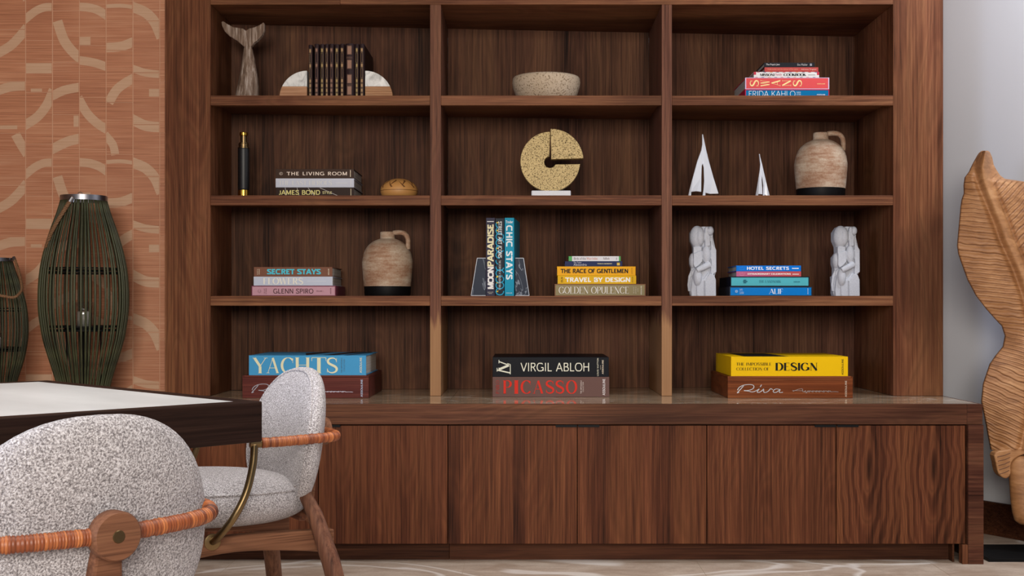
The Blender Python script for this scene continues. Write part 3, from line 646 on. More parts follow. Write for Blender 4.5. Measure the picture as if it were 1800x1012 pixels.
stack([dict(x=(975, 1134.7, 498.8), col=(136, 92, 64), kind='case', pcol=(150, 136, 98), deco=d_golden, label='khaki slipcased book lettered GOLDEN OPULENCE at the bottom of its stack'),
       dict(x=(980.2, 1118.3, 484), col=(226, 176, 8), deco=d_travel, label='mustard yellow book with white lettering TRAVEL BY DESIGN'),
       dict(x=(979.3, 1117.2, 468), col=(240, 172, 14), deco=d_race, label='orange-yellow book with black lettering THE RACE OF GENTLEMEN'),
       dict(x=(993, 1094, 458.8), col=(26, 40, 84), d=.16, deco=d_navy, dy=.01, label='thin navy blue paperback lying on the orange-yellow book'),
       dict(x=(999.6, 1091, 450), col=(86, 170, 92), d=.15, deco=d_birds, dy=.012, label='slim white and green book on birds, topmost of its stack')], Z3, DS, 'books stacked right of the dark marble bookends')
# right stack, third shelf
def d_alif(r, s):
    T(r, s, 'ALIF', .475, .645, .22, .78, (206, 226, 248), 'serif', .2, track=.02); R(r, s, [(.945, .951, .2, .82)], (200, 220, 240))
    w, h = s; o = []
    for k in range(10):
        a = k*36; ribbon([(.082*w+.0018*math.cos(math.radians(a)), .5*h+.0018*math.sin(math.radians(a))), (.082*w+.0058*math.cos(math.radians(a)), .5*h+.0058*math.sin(math.radians(a)))], lambda dx, dy, t: .0016, o)
    flat(o, 'emblem', ink((170, 204, 234)), r)
    T(r, s, 'EXPO', .12, .155, .55, .78, (170, 204, 234)); T(r, s, 'DUBAI', .12, .17, .22, .48, (170, 204, 234))
def d_land(r, s):
    T(r, s, 'THE LANDMARK', .36, .64, .38, .64, (34, 92, 112), 'serif', .14); small(r, s, .80, .88, .42, .54, (34, 92, 112)); R(r, s, [(.165, .20, .60, .68), (.16, .215, .46, .56), (.165, .20, .34, .42)], (28, 84, 104), 'emblem')
def crown(r, s, col):
    w, h = s; o = []
    ribbon([(.085*w+x*.0095, .42*h+y*.0032) for x, y in arc(0, 0, 1, 1, 190, 350, 12)], lambda dx, dy, t: .0007, o); ribbon([(.04*w, .62*h), (.14*w, .62*h)], lambda dx, dy, t: .0006, o); ribbon([(.088*w, .75*h), (.097*w, .75*h)], lambda dx, dy, t: .0008, o); flat(o, 'emblem', ink(col), r)
def d_extra(r, s): T(r, s, 'EXTRAORDINARY CELEBRATIONS', .175, .84, .34, .66, (250, 240, 236), wt=.22); R(r, s, [(.865, .965, .38, .52)], (240, 230, 226)); crown(r, s, (226, 170, 180))
def d_hotel(r, s): T(r, s, 'HOTEL SECRETS', .165, .815, .22, .80, (240, 246, 250), wt=.2, track=.08); R(r, s, [(.86, .965, .42, .58)], (232, 240, 246)); crown(r, s, (90, 160, 230))
t = NT('magenta_to_red_cover'); co = t.node('ShaderNodeSeparateXYZ'); t.set(co.inputs[0], t.coord('Generated'))
M_grad = t.fin(t.ramp(co.outputs[0], [(.05, srgb(178, 76, 128)), (.8, srgb(184, 62, 70))]), .4)
stack([dict(x=(1282.6, 1427.6, 503.4), col=(44, 50, 60), kind='case', pcol=(0, 124, 206), d=.26, deco=d_alif, label='bright blue slipcased book at the bottom, under the aqua green book'),
       dict(x=(1284, 1422.7, 485.8), col=(12, 24, 40), kind='case', pcol=(84, 180, 192), d=.26, deco=d_land, label='aqua green book in a navy slipcase lettered THE LANDMARK'),
       dict(x=(1294.3, 1408.3, 476.6), col=M_grad, deco=d_extra, d=.2, label='thin magenta and red book lettered EXTRAORDINARY CELEBRATIONS'),
       dict(x=(1294.3, 1408, 466.4), col=(0, 116, 214), deco=d_hotel, d=.2, label='blue book with white lettering HOTEL SECRETS, topmost of its stack')], Z3, DS+.01, 'books stacked between the two plaster figures')
# right stack, top shelf
def d_frida(r, s):
    T(r, s, 'FRIDA KAHLO', .045, .595, .20, .84, (236, 244, 246), wt=.07, track=.0); small(r, s, .85, .95, .38, .50, (240, 240, 240)); T(r, s, 'FASHION AS', .61, .66, .58, .76, (200, 222, 232)); T(r, s, 'ART OF BEING', .61, .66, .38, .54, (200, 222, 232))
def d_swans(r, s):
    w, h = s; col = ink((250, 226, 160))
    for k, ch in enumerate('SWANS'):
        u = .055+k*.128; flat(place(letters(ch, 'serif', .17), u*w, (u+.108)*w, .24*h, .80*h, 90), 'lettering', col, r)
    small(r, s, .855, .95, .42, .50, (250, 226, 160))
    R(r, s, [(.0, 1, .96, 1), (0, 1, 0, .05), (0, .012, 0, 1), (.988, 1, 0, 1)], (214, 196, 226), y=-.0004)
def d_miss(r, s):
    T(r, s, 'MISSONI', .095, .315, .26, .72, (36, 36, 40), 'serif', .24, track=.0); T(r, s, 'Family', .33, .43, .2, .78, (190, 110, 130), 'b'); T(r, s, 'COOKBOOK', .455, .80, .26, .74, (32, 32, 36), 'serif', .24, track=.0); R(r, s, [(.83, .94, .42, .50)], (110, 110, 110))
    cols = [(186, 60, 78), (46, 56, 120), (210, 140, 60), (60, 60, 80)]
    for k in range(10): R(r, s, [(.02+k*.098, .06+k*.098, .0, .08), (.05+k*.098, .09+k*.098, .92, 1.0)], cols[k % 4])
    R(r, s, [(0, .035, .5, 1)], (196, 60, 78)); R(r, s, [(.965, 1, .45, 1)], (196, 60, 78))
def d_red(r, s): T(r, s, 'Understudies and the women of the opera', .05, .62, .35, .72, (232, 170, 140), 'b'); T(r, s, 'Adriana Trigiani', .68, .96, .32, .68, (240, 210, 196), 'b')
def d_pope(r, s): T(r, s, "The Pope's Jew", .04, .31, .3, .80, (214, 214, 214), 'b', bold=.01); T(r, s, 'Eva Mekler', .66, .86, .32, .78, (190, 190, 190), 'b'); R(r, s, [(.905, .945, .28, .78)], (150, 150, 156))
stack([dict(x=(1309.8, 1457.8, 156.7), col=(196, 34, 74), kind='case', pcol=(0, 112, 164), deco=d_frida, d=.26, label='blue book in a crimson slipcase with thin white letters, under the coral red book'),
       dict(x=(1309.8, 1457.6, 136.3), col=(222, 84, 86), deco=d_swans, d=.26, label='coral red book with sideways cream letters SWANS'),
       dict(x=(1325, 1440, 126.2), col=(226, 224, 222), deco=d_miss, d=.2, label='white cookbook with coloured dashes along its spine, on the coral red book'),
       dict(x=(1344, 1438.5, 118), col=(186, 76, 72), deco=d_red, d=.15, label='thin faded red paperback under the black one on the top shelf'),
       dict(x=(1343, 1432, 109.9), col=(36, 37, 42), deco=d_pope, d=.15, label="thin black paperback lying on top of the highest shelf's stack")], Z1, DS+.01, 'books stacked on the highest shelf')
# big volumes on the worktop
def d_yacht(r, s):
    for ch, a, b in (('Y', .032, .160), ('A', .150, .258), ('C', .272, .380), ('H', .395, .520), ('T', .535, .660), ('S', .665, .760)):
        T(r, s, ch, a, b, .10, .90, (234, 232, 196), 'serif', .155)
    T(r, s, 'THE IMPOSSIBLE', .785, .797, .12, .88, (84, 110, 130), rot=90); T(r, s, 'COLLECTION', .808, .820, .2, .8, (84, 110, 130), rot=90); small(r, s, .945, .965, .12, .9, (226, 228, 200), rot=90)
    w, h = s; flat([[(.48*w, .02), (.60*w, .33), (.52*w, .33), (.40*w, .20)][::-1], [(.62*w, .03), (.72*w, .02), (.9*w, .34), (.78*w, .34)], [(.80*w, .02), (.84*w, .02), (.97*w, .30), (.93*w, .34)]], 'cover_print', ink((52, 38, 34)), r, top=h+.0006)
def wooden_case(label, xa, xb, D, h, d, m, group, deco):
    r = thing('presentation_box', label, 'box', (xa, D, ZC), 0, group); w = xb-xa; lid = .007
    MB().box(0, w, 0, d, 0, h-lid).build('case', m, r, bevel=.001)
    MB().box(.006, w-.006, .001, d-.001, h-lid+.0003, h).build('lid', m, r, bevel=.0012)
    MB().box(0, .0055, 0, d, h-lid+.0002, h-.001).build('rim', m, r); MB().box(w-.0055, w, 0, d, h-lid+.0002, h-.001).build('rim', m, r)
    deco(r, (w, h)); return r
def script(root, s, strokes, u0, u1, v0, v1, wdt, col, name='lettering'):
    xs_ = [p[0] for q in strokes for p in q]; ys_ = [p[1] for q in strokes for p in q]; a, b, c, d = min(xs_), max(xs_), min(ys_), max(ys_)
    w, h = s; o = []
    for q in strokes:
        pts = catmull([((u0+(x-a)/(b-a)*(u1-u0))*w, (v1-(y-c)/(d-c)*(v1-v0))*h, 0) for x, y in q], 6)
        ribbon([(p.x, p.y) for p in pts], lambda dx, dy, t: wdt*(.75+.4*abs(dy)), o)
    flat(o, name, ink(col, .25, .6), root, -.0009)
riva = [[(375,512),(395,478),(440,452),(500,442),(548,446),(568,464),(556,492),(510,512),(450,515)], [(448,456),(415,495),(372,543),(395,535)], [(450,515),(500,522),(545,532),(585,522),(632,494)],
        [(632,494),(608,528),(625,538),(660,520),(682,494)], [(642,472),(658,444)], [(682,494),(684,532),(706,538),(740,520),(764,492),(790,505)], [(866,500),(826,496),(796,518),(806,538),(840,532),(876,500),(866,532),(884,540),(908,534)]]
def aqua():
    q = [[(1022,532),(1060,512),(1100,496),(1132,494),(1136,518),(1142,542)], [(1014,520),(1060,520),(1140,524)]]
    q.append([(1142,542),(1175,520),(1160,545),(1190,538),(1200,520),(1180,556),(1176,562)])
    x = 1200
    for k, wd in enumerate((40, 44, 34, 44, 60, 44)):
        q.append([(x, 538), (x+wd*.5, 520), (x+wd*.2, 530), (x+wd*.35, 543), (x+wd*.8, 524), (x+wd, 540)]); x += wd
    q.append([(x, 540), (x+40, 536), (1556, 540)]); return q
def d_riva(r, s):
    script(r, s, riva, .075, .44, .24, .62, .0028, (226, 224, 222)); script(r, s, aqua(), .515, .885, .22, .42, .0016, (206, 190, 180)); small(r, s, .937, .953, .05, .80, (200, 180, 160), rot=90)
def d_riva2(r, s):
    script(r, s, riva, .075, .44, .24, .62, .0028, (200, 196, 206)); script(r, s, aqua(), .515, .875, .22, .36, .0016, (206, 200, 214)); small(r, s, .937, .953, .05, .82, (190, 204, 230), rot=90)
DW = 4.392
zt1 = WZ(659.4, DW)
wooden_case('dark mahogany presentation box under the sky blue YACHTS book', WX(426, DW), WX(648, DW), DW, zt1-ZC, .40, W_boxd, 'mahogany presentation boxes', d_riva2)
stack([dict(x=(437.5, 643.5, 624.3), col=(72, 158, 210), d=.345, deco=d_yacht, over=.006, label='large sky blue book with cream lettering YACHTS')], zt1, DW+.002, 'oversized books on the worktop')
wooden_case('reddish mahogany presentation box with silver script lettering under the yellow book', WX(1279.3, DW), WX(1499, DW), DW, WZ(661, DW)-ZC, .40, W_box, 'mahogany presentation boxes', d_riva)
def d_design(r, s):
    T(r, s, 'THE IMPOSSIBLE', .045, .345, .54, .70, (44, 40, 20), 'serif', .17); T(r, s, 'COLLECTION OF', .045, .325, .29, .45, (44, 40, 20), 'serif', .17)
    T(r, s, 'DESIGN', .378, .74, .27, .70, (30, 30, 22), 'serif', .23); small(r, s, .945, .962, .07, .88, (50, 46, 20), rot=90)
    w, h = s; flat([[(.12*w, .01), (.50*w, .01), (.42*w, .30), (.10*w, .30)]], 'cover_print', ink((34, 34, 34)), r, top=h+.0006)
stack([dict(x=(1285, 1490.6, 626.4), col=(236, 190, 8), d=.35, deco=d_design, kind='solid', label='large bright yellow book lettered THE IMPOSSIBLE COLLECTION OF DESIGN')], WZ(661, DW), DW+.002, 'oversized books on the worktop')
DP = 4.45
def d_pic(r, s):
    for ch, a, b in zip('PICASSO', (.088, .185, .240, .345, .455, .540, .628), (.165, .222, .328, .435, .530, .615, .725)):
        T(r, s, ch, a, b, .16, .83, (216, 52, 38), 'serif', .18)
    T(r, s, 'PABLO', .028, .058, .16, .82, (176, 46, 36), 'serif', .14, rot=90); T(r, s, 'THE IMPOSSIBLE', .752, .764, .16, .82, (220, 204, 196), rot=90); T(r, s, 'COLLECTION', .770, .781, .25, .74, (220, 204, 196), rot=90); small(r, s, .942, .965, .08, .90, (232, 226, 226), rot=90)
def d_lv(r, s):
    T(r, s, 'VIRGIL ABLOH', .24, .83, .27, .72, (236, 234, 214), wt=.105, track=.04); T(r, s, 'LOUIS VUITTON', .898, .912, .04, .95, (226, 222, 200), rot=90); R(r, s, [(.927, .929, .36, .60)], (200, 190, 170)); small(r, s, .94, .955, .14, .86, (230, 214, 190), rot=90)
    w, h = s   # interlaced monogram, turned on its side
    q = []
    L = lambda a, b, wd: ribbon([a, b], lambda dx, dy, t: wd, q)
    # drawn upright in a unit square, then turned a quarter
    L((.30,1.0),(.08,0.02),.10); L((.18,1),(.46,1),.05); L((-.02,.02),(.72,.02),.06); L((.72,.02),(.80,.24),.05)
    L((.34,.86),(.66,.12),.17); L((.66,.12),(.94,.86),.08); L((.24,.86),(.48,.86),.05); L((.80,.86),(1.06,.86),.05)
    flat(place(q, .035*w, .155*w, .13*h, .86*h, 90), 'emblem', ink((228, 228, 208)), r)
stack([dict(x=(865.8, 1071, 662), col=(106, 78, 72), d=.34, deco=d_pic, label='large taupe book with big red serif lettering on the worktop'),
       dict(x=(866, 1070.2, 627.4), col=(10, 13, 22), d=.34, deco=d_lv, label='large black book with cream lettering lying on the taupe book')], ZC, DP, 'oversized books on the worktop')

# standing books
def upright(x0, x1, ytop, zb, D, d, col, label, group, deco, rz=0, pivot='l'):
    h = WZ(ytop, D)-zb; xa, xb = WX(x0, D), WX(x1, D); w = xb-xa
    r = thing('book', label, 'book', (xa, D, zb), rz, group)
    m = plain(col, .4, name='cover'); b = .0025
    MB().box(0, b, .003, d, 0, h).box(w-b, w, .003, d, 0, h).box(0, w, 0, .0032, 0, h).build('cover', m, r, bevel=.0006)
    MB().box(b, w-b, .0036, d-.004, .003, h-.003).build('pages', M_pages, r)
    deco(r, (w, h)); return r
g = 'books standing between the dark marble bookends'
def d_moon(r, s):
    T(r, s, 'PARADISE', .12, .90, .38, .915, (240, 232, 190), wt=.22, rot=90, track=.02); T(r, s, 'MOON', .14, .90, .09, .375, (246, 244, 240), wt=.24, rot=90, track=.02)
    R(r, s, [(.12, .88, .947, .957)], (230, 230, 230)); T(r, s, 'ASSOULINE', .15, .8, .045, .055, (220, 216, 200)); T(r, s, 'MMXX', .3, .7, .028, .038, (220, 216, 200))
def d_street(r, s):
    w, h = s; rr = random.Random(5); o = []
    for k in range(12):
        cz = h*(.06+.078*k); ribbon([(max(.0006, min(w-.0006, w*.5+x*w*.44)), cz+y*.013) for x, y in arc(0, 0, 1, 1, rr.uniform(0, 180), rr.uniform(220, 420), 14)], lambda dx, dy, t: .0035, o)
    flat(o, 'spine_print', ink((40, 168, 208)), r, -.0004)
    o = []
    for k in range(7): cz = h*rr.uniform(.05, .95); o.append([(w*.1, cz), (w*.3, cz), (w*.35, cz+.006), (w*.12, cz+.004)])
    flat(o, 'spine_print', ink((222, 190, 60)), r, -.0006)
    T(r, s, 'STREET ART ICONS', .30, .74, .49, .96, (236, 240, 240), wt=.16, rot=-90, y=-.0009); T(r, s, 'THE STORY OF A THOUSAND WALLS', .38, .62, .08, .46, (226, 230, 230), wt=.12, rot=-90, y=-.0009)
def d_chic(r, s): T(r, s, 'CHIC STAYS', .13, .87, .21, .905, (238, 246, 248), wt=.21, rot=-90, track=.1); T(r, s, 'Trader', .1, .9, .93, .965, (240, 240, 240), 'b', bold=.02); small(r, s, .12, .80, .035, .045, (240, 246, 246))
upright(854.5, 869.9, 382.7, Z3, DS, .24, (44, 42, 66), 'dark purple upright book lettered MOONPARADISE', g, d_moon)
upright(870.8, 886.3, 383.4, Z3, DS, .24, (20, 30, 44), 'black and blue graffiti-patterned upright book lettered STREET ART ICONS', g, d_street)
ch = upright(887.2, 903.6, 382.7, Z3, DS, .25, (14, 152, 186), 'turquoise upright book with white lettering CHIC STAYS', g, d_chic, rz=-math.radians(4.6))
wch = WX(903.6, DS)-WX(887.2, DS)
def leather(k, x0, x1, y0, lab):
    h = WZ(y0, DS)-Z1; xa, xb = WX(x0, DS), WX(x1, DS); w = xb-xa; d = .26 if k == 9 else .2
    r = thing('book', lab, 'book', (xa, DS, Z1), 0, 'leather-bound volumes between the half-round bookends')
    cov = plain((50, 36, 38), .45, name='leather_cover'); b = min(.0025, w*.2)
    MB().box(0, b, .003, d, 0, h).box(w-b, w, .003, d, 0, h).build('cover', cov, r, bevel=.0005)
    MB().tube([(w/2, .004, 0), (w/2, .004, h)], w/2-.0002, 14).build('spine', cov, r, smooth=False)
    MB().box(b, w-b, .006, d-.003, .002, h-.002).build('pages', M_pages, r)
    rr = random.Random(k); n = 10; o = []; z = h*.015
    y = -(w/2)+.0032
    if k == 7: segs = [(.05, .22), (.26, .43), (.53, .70), (.79, .96)]
    else:
        segs = []; zz = .02
        for q in (1, 1, 1, 1, 2.2, 1, 2.2, 1): segs.append((zz, zz+.088*q-.014)); zz += .088*q
    for a, c in segs:
        x0_, x1_ = w*.26, w*.74
        fr = .0007; A, B = a*h, c*h
        o += [[(x0_, A), (x1_, A), (x1_, A+fr), (x0_, A+fr)], [(x0_, B-fr), (x1_, B-fr), (x1_, B), (x0_, B)], [(x0_, A), (x0_+fr, A), (x0_+fr, B), (x0_, B)], [(x1_-fr, A), (x1_, A), (x1_, B), (x1_-fr, B)]]
        if B-A < .03 or k == 7: o.append([(x0_+.0014, A+.0022), (x1_-.0014, A+.0022), (x1_-.0014, B-.0022), (x0_+.0014, B-.0022)])
    if k == 7: o += [[(w*.2, h*.235), (w*.8, h*.235), (w*.8, h*.24), (w*.2, h*.24)], [(w*.2, h*.725), (w*.8, h*.725), (w*.8, h*.73), (w*.2, h*.73)], [(w*.2, h*.745), (w*.8, h*.745), (w*.8, h*.75), (w*.2, h*.75)]]
    gl = [(160, 126, 86), (136, 98, 78), (156, 130, 78)][k % 3]
    flat(o, 'gilding', ink(gl, .5, .2), r, y-.0006)
    if k == 9:   # arch stamped on the outer board
        mb = MB(); q = []; ribbon([(.10+x*.05, .12+yy*.06) for x, yy in arc(0, 0, 1, 1, 0, 180, 14)], lambda dx, dy, t: .006, q); ribbon([(.05, .12), (.05, .02)], lambda *a_: .006, q); ribbon([(.15, .12), (.15, .02)], lambda *a_: .006, q)
        for p in q: mb.add([(w+.0005, yy, z_) for yy, z_ in p], [(0, 1, 2, 3)])
        mb.build('stamped_arch', ink((92, 70, 40)), r)
L10 = [(490,555,120),(580,655,108),(665,735,110),(740,800,106),(805,878,106),(885,960,110),(965,1038,106),(1045,1190,108),(1190,1255,106),(1262,1335,106)]
labs = ['outermost black leather volume at the left half-round bookend', 'second leather volume from the left half-round bookend', 'third leather volume from the left half-round bookend', 'fourth leather volume from the left half-round bookend', 'fifth leather volume from the left half-round bookend',
        'sixth leather volume from the left, two before the thick one', 'leather volume just left of the thick one', 'thick black leather volume with four large gilt panels, widest of its row', 'thin leather volume just right of the thick one', 'last leather volume beside the right half-round bookend, stamped arch on its cover']
for k, (a, b, c_) in enumerate(L10): leather(k, 485+a/8.571, 485+b/8.571-.35, 65+c_/8.571, labs[k])
# half-round bookends
for side, xe, xo, lab in ((-1, 539.6, 492, 'half-round bookend of white marble over pale wood, left of the leather volumes'), (1, 641.8, 688.6, 'half-round bookend of white marble over pale wood, right of the leather volumes')):
    r = thing('bookend', lab, 'bookend', (WX(xe, DS), DS, Z1), 0, 'half-round marble and wood bookends')
    Rr = .105; zs = .0455
    A = math.asin(zs/Rr)
    up = [(side*Rr*math.cos(A+(math.pi/2-A)*i/20), Rr*math.sin(A+(math.pi/2-A)*i/20)) for i in range(21)]+[(0, zs)]
    lo = [(0, 0), (side*Rr, 0)]+[(side*Rr*math.cos(A*i/8), Rr*math.sin(A*i/8)) for i in range(1, 9)]+[(0, zs-.0001)]
    MB().prism(up, 0, .045).build('marble_segment', M_marble, r, bevel=.001)
    MB().prism(lo, 0, .045).build('wood_segment', M_oak, r, bevel=.001)
# slanted dark marble bookends
for xa, xt, xe, lab in ((827.5, 838.3, 854.2, 'slanted dark marble bookend with white edges, left of the upright books'), (930.8, 920.7, 905.4, 'slanted dark marble bookend with white edges, right of the upright books')):
    Db = DS; r = thing('bookend', lab, 'bookend', (WX(xe, Db), Db, Z3), 0, 'slanted dark marble bookends'); X = lambda p: WX(p, Db)-WX(xe, Db); h = WZ(453, Db)-Z3
    sgn = 1 if xa > xe else -1
    MB().prism([(X(xe)+sgn*.0006, 0), (X(xa), 0), (X(xt), h), (X(xe)+sgn*.0006, h)], 0, .028).build('marble_block', M_bmarble, r, bevel=.0006)
    o = []; e = .0022
    pts = [(X(xe)+sgn*.001, e/2+.001), (X(xa)-sgn*e*.6, e/2+.001), (X(xt)-sgn*e*.5, h-e/2), (X(xe)+sgn*.001, h-e/2)]
    for a, b in zip(pts[:-1], pts[1:]): ribbon([a, b], lambda *q: e, o)
    flat(o, 'white_edge', ink((206, 212, 220)), r)
# ================================================================== ornaments
def pxpoly(pts, sc, ox, oy, D, bx, bz):      # zoomed picture coordinates -> metres from a base point
    return [(WX(ox+x/sc, D)-bx, WZ(oy+y/sc, D)-bz) for x, y in pts]
# whale tail
D = 4.60; bx = WX(380+378/6.98, D)
r = thing('whale_tail_figure', 'lime-washed carved wooden whale tail standing on the highest shelf', 'sculpture', (bx, D, Z1))
secs = [(1010,222,528),(955,235,522),(850,262,520),(750,285,512),(640,305,492),(520,325,475),(400,338,450),(340,350,432),(290,362,420),(262,380,402)]
mb = MB(); n = 20; vs = []; fs = []
for i, (y, a, b) in enumerate(secs):
    z = WZ(30+y/6.98, D)-Z1; z = 0 if i == 0 else z; xa = WX(380+a/6.98, D)-bx; xb = WX(380+b/6.98, D)-bx; rx = (xb-xa)/2; ry = rx*.72+.002
    for k in range(n):
        a_ = 2*math.pi*k/n; wob = 1+.035*math.sin(5*a_+i*.7); vs.append(((xa+xb)/2+rx*math.cos(a_)*wob, ry*math.sin(a_)*wob, z))
for i in range(len(secs)-1):
    for k in range(n): fs.append((i*n+k, i*n+(k+1)%n, (i+1)*n+(k+1)%n, (i+1)*n+k))
fs += [tuple(range(n-1, -1, -1)), tuple((len(secs)-1)*n+k for k in range(n))]
mb.add(vs, fs).build('tail_stock', M_lime, r, smooth=True)
fl_ = [(70,65),(95,58),(150,95),(220,130),(300,142),(340,150),(372,175),(405,150),(480,130),(540,105),(575,80),(585,68),(597,90),(598,160),(580,220),(530,280),(470,325),(445,365),(350,375),(320,345),(260,295),(170,240),(110,180),(78,110)]
MB().prism(pxpoly(fl_, 6.98, 380, 30, D, bx, Z1), -.012, .012).build('fluke', M_lime, r, bevel=.006, seg=3)
# travertine bowl
r = thing('bowl', 'speckled beige stone bowl on the highest centre shelf', 'bowl', (WX(960.3, 4.68), 4.68, Z1))
MB().lathe([(0,.0),(.094,.0),(.108,.010),(.121,.035),(.130,.062),(.1325,.080),(.131,.094),(.127,.100),(.121,.098),(.116,.085),(.10,.04),(.07,.022),(0,.018)], 56).build('bowl_body', M_bowl, r, smooth=True)
# split disc sculpture
D = 4.58; bx = WX(900+533/7.786, D)
r = thing('disc_sculpture', 'gold-toned split stone disc on a thin white base, centre shelf', 'sculpture', (bx, D, Z2))
hb = .012
MB().box(WX(900+265/7.786, D)-bx, WX(900+800/7.786, D)-bx, -.035, .035, 0, WZ(220+905/7.786, D)-Z2).build('base', M_white, r, bevel=.003)
q = lambda pts: pxpoly(pts, 7.786, 900, 220, D, bx, Z2)
main = [(522+408*math.cos(math.radians(a)), 507-408*math.sin(math.radians(a))) for a in range(90, 355, 4)]+[(932,540),(600,545)]+[(518+78*math.cos(math.radians(a)), 515-78*math.sin(math.radians(a))) for a in range(-25, -275, -12)]
main = [(x, min(y, 909)) for x, y in main]
MB().prism(q(main), -.022, .022).build('disc', M_gold, r, bevel=.0015)
quar = [(524,62)]+[(535+440*math.cos(math.radians(a)), 504-441*math.sin(math.radians(a))) for a in range(88, 4, -4)]+[(975,466),(535,479)]
MB().prism(q(quar), -.028, .018).build('quarter_wedge', M_gold, r, bevel=.0015)
# brass and leather telescope
D = 4.60
r = thing('telescope', 'upright black leather and brass telescope on the second shelf', 'telescope', (WX(428.4, D), D, Z2))
kz = lambda y: WZ(220+y/7.78, D)-Z2; kr = lambda w_: w_/7.78*D/F/2
MB().lathe([(0, 0), (kr(155), 0), (kr(155), kz(935)), (kr(152), kz(890)), (kr(146), kz(888)), (0, kz(888))], 28).build('brass_foot', M_brassb, r, smooth=False)
MB().lathe([(kr(146), kz(888)+.0002), (kr(152), kz(880)), (kr(156), kz(870)), (kr(158), kz(325)), (kr(150), kz(320)), (0, kz(320))], 28).build('leather_grip', M_leather, r)
MB().lathe([(kr(150), kz(319)), (kr(160), kz(316)), (kr(160), kz(306)), (kr(130), kz(300)), (kr(138), kz(255)), (kr(120), kz(248)), (kr(120), kz(238)), (kr(96), kz(234)), (0, kz(234))], 28).build('collar', M_brass, r)
MB().lathe([(kr(88), kz(234)), (kr(88), kz(148)), (0, kz(148))], 24).build('draw_tube', M_brass, r)
MB().lathe([(kr(96), kz(148)), (kr(112), kz(142)), (kr(112), kz(106)), (kr(100), kz(100)), (kr(40), kz(100)), (kr(30), kz(108)), (0, kz(108))], 28).build('eyepiece', M_brassb, r)
# tooled leather dome
D = 4.62; R0 = .0715
r = thing('carved_dome_box', 'round tan box with carved triangles on its domed lid, second shelf', 'box', (WX(701.5, D), D, Z2))
MB().lathe([(0,0),(R0*.82,0),(R0*.95,.012),(R0,.024),(R0*.995,.027)], 40).build('bowl_half', M_tan, r, smooth=True)
zz0 = .0285; H0 = .0475
lid = lambda a: (R0*math.cos(a), zz0+H0*math.sin(a))
MB().lathe([lid(math.pi/2*i/12) for i in range(13)], 40).build('lid', M_tan, r, smooth=True)
MB().lathe([(R0*.995,.0268),(R0*1.012,.0272),(R0*1.012,.0283),(R0*.998,.0287)], 40).build('seam', M_tand, r)
def on_dome(u, v): # azimuth u (0 faces the viewer), elevation v
    k = 1.006; rr, z = R0*math.cos(v)*k, zz0+H0*math.sin(v)*k; return (rr*math.sin(u), -rr*math.cos(u), z)
mb = MB()
for u0 in (-1.0, -.35, .35, 1.0, 1.7, 2.4, 3.1, -1.7, -2.4):
    for (a, b, c_) in (((u0-.32, .85), (u0+.0, .18), (u0+.10, .22)), ((u0-.12, .28), (u0+.18, .95), (u0+.28, .8))):
        P_ = [a, b, c_]; 
        def sub(p, q_, t_): return (p[0]+(q_[0]-p[0])*t_, p[1]+(q_[1]-p[1])*t_)
        for i in range(6):
            A0, A1 = sub(a, b, i/6), sub(a, b, (i+1)/6); B0, B1 = sub(a, c_, i/6), sub(a, c_, (i+1)/6)
            mb.add([on_dome(*A0), on_dome(*B0), on_dome(*B1), on_dome(*A1)], [(0, 1, 2, 3)])
mb.build('carving', M_tand, r)
# white sails
def sail(label, pts, ox=1195, oy=225, sc=8.09, D=4.58, cut=0):
    bx = WX(ox+pts[0][0]/sc, D); P_ = pxpoly(pts, sc, ox, oy, D, bx, Z2); zmax = max(z for x, z in P_); zmin = min(z for x, z in P_)
    P_ = [(x, 0 if z < zmin+.0012 else z) for x, z in P_]
    r = thing('sailboat_figure', label, 'sculpture', (bx, D, Z2), 0, 'white ceramic sails')
    mb = MB().prism(P_, -.006, .006); wmax = max(x for x, z in P_); wmin = min(x for x, z in P_)
    mb.v = [(x, y-.010*math.sin(2*math.pi*(x-wmin)/(wmax-wmin)), z) for x, y, z in mb.v]
    me_o = mb.build('sails', M_whiteg, r, bevel=.0022, seg=2)
    return r
big = [(315,88),(328,92),(340,150),(378,320),(420,480),(480,700),(548,935),(430,935),(365,922),(362,956),(316,956),(335,880),(345,750),(338,560),(322,510),(308,540),(302,700),(300,912),(230,905),(158,912),(152,956),(112,956),(135,880),(170,740),(240,480),(300,320),(316,235)]
small_ = [(1118,372),(1126,374),(1134,420),(1165,520),(1230,760),(1280,956),(1250,956),(1212,944),(1203,956),(1178,956),(1186,820),(1172,740),(1160,688),(1155,740),(1165,850),(1168,945),(1108,942),(1100,956),(1072,956),(1105,760),(1128,600),(1134,520)]
sail('taller white ceramic sailboat figure with two sails, on the second shelf', big)
sail('smaller white ceramic sailboat figure with narrow sails, beside the clay jug', small_)
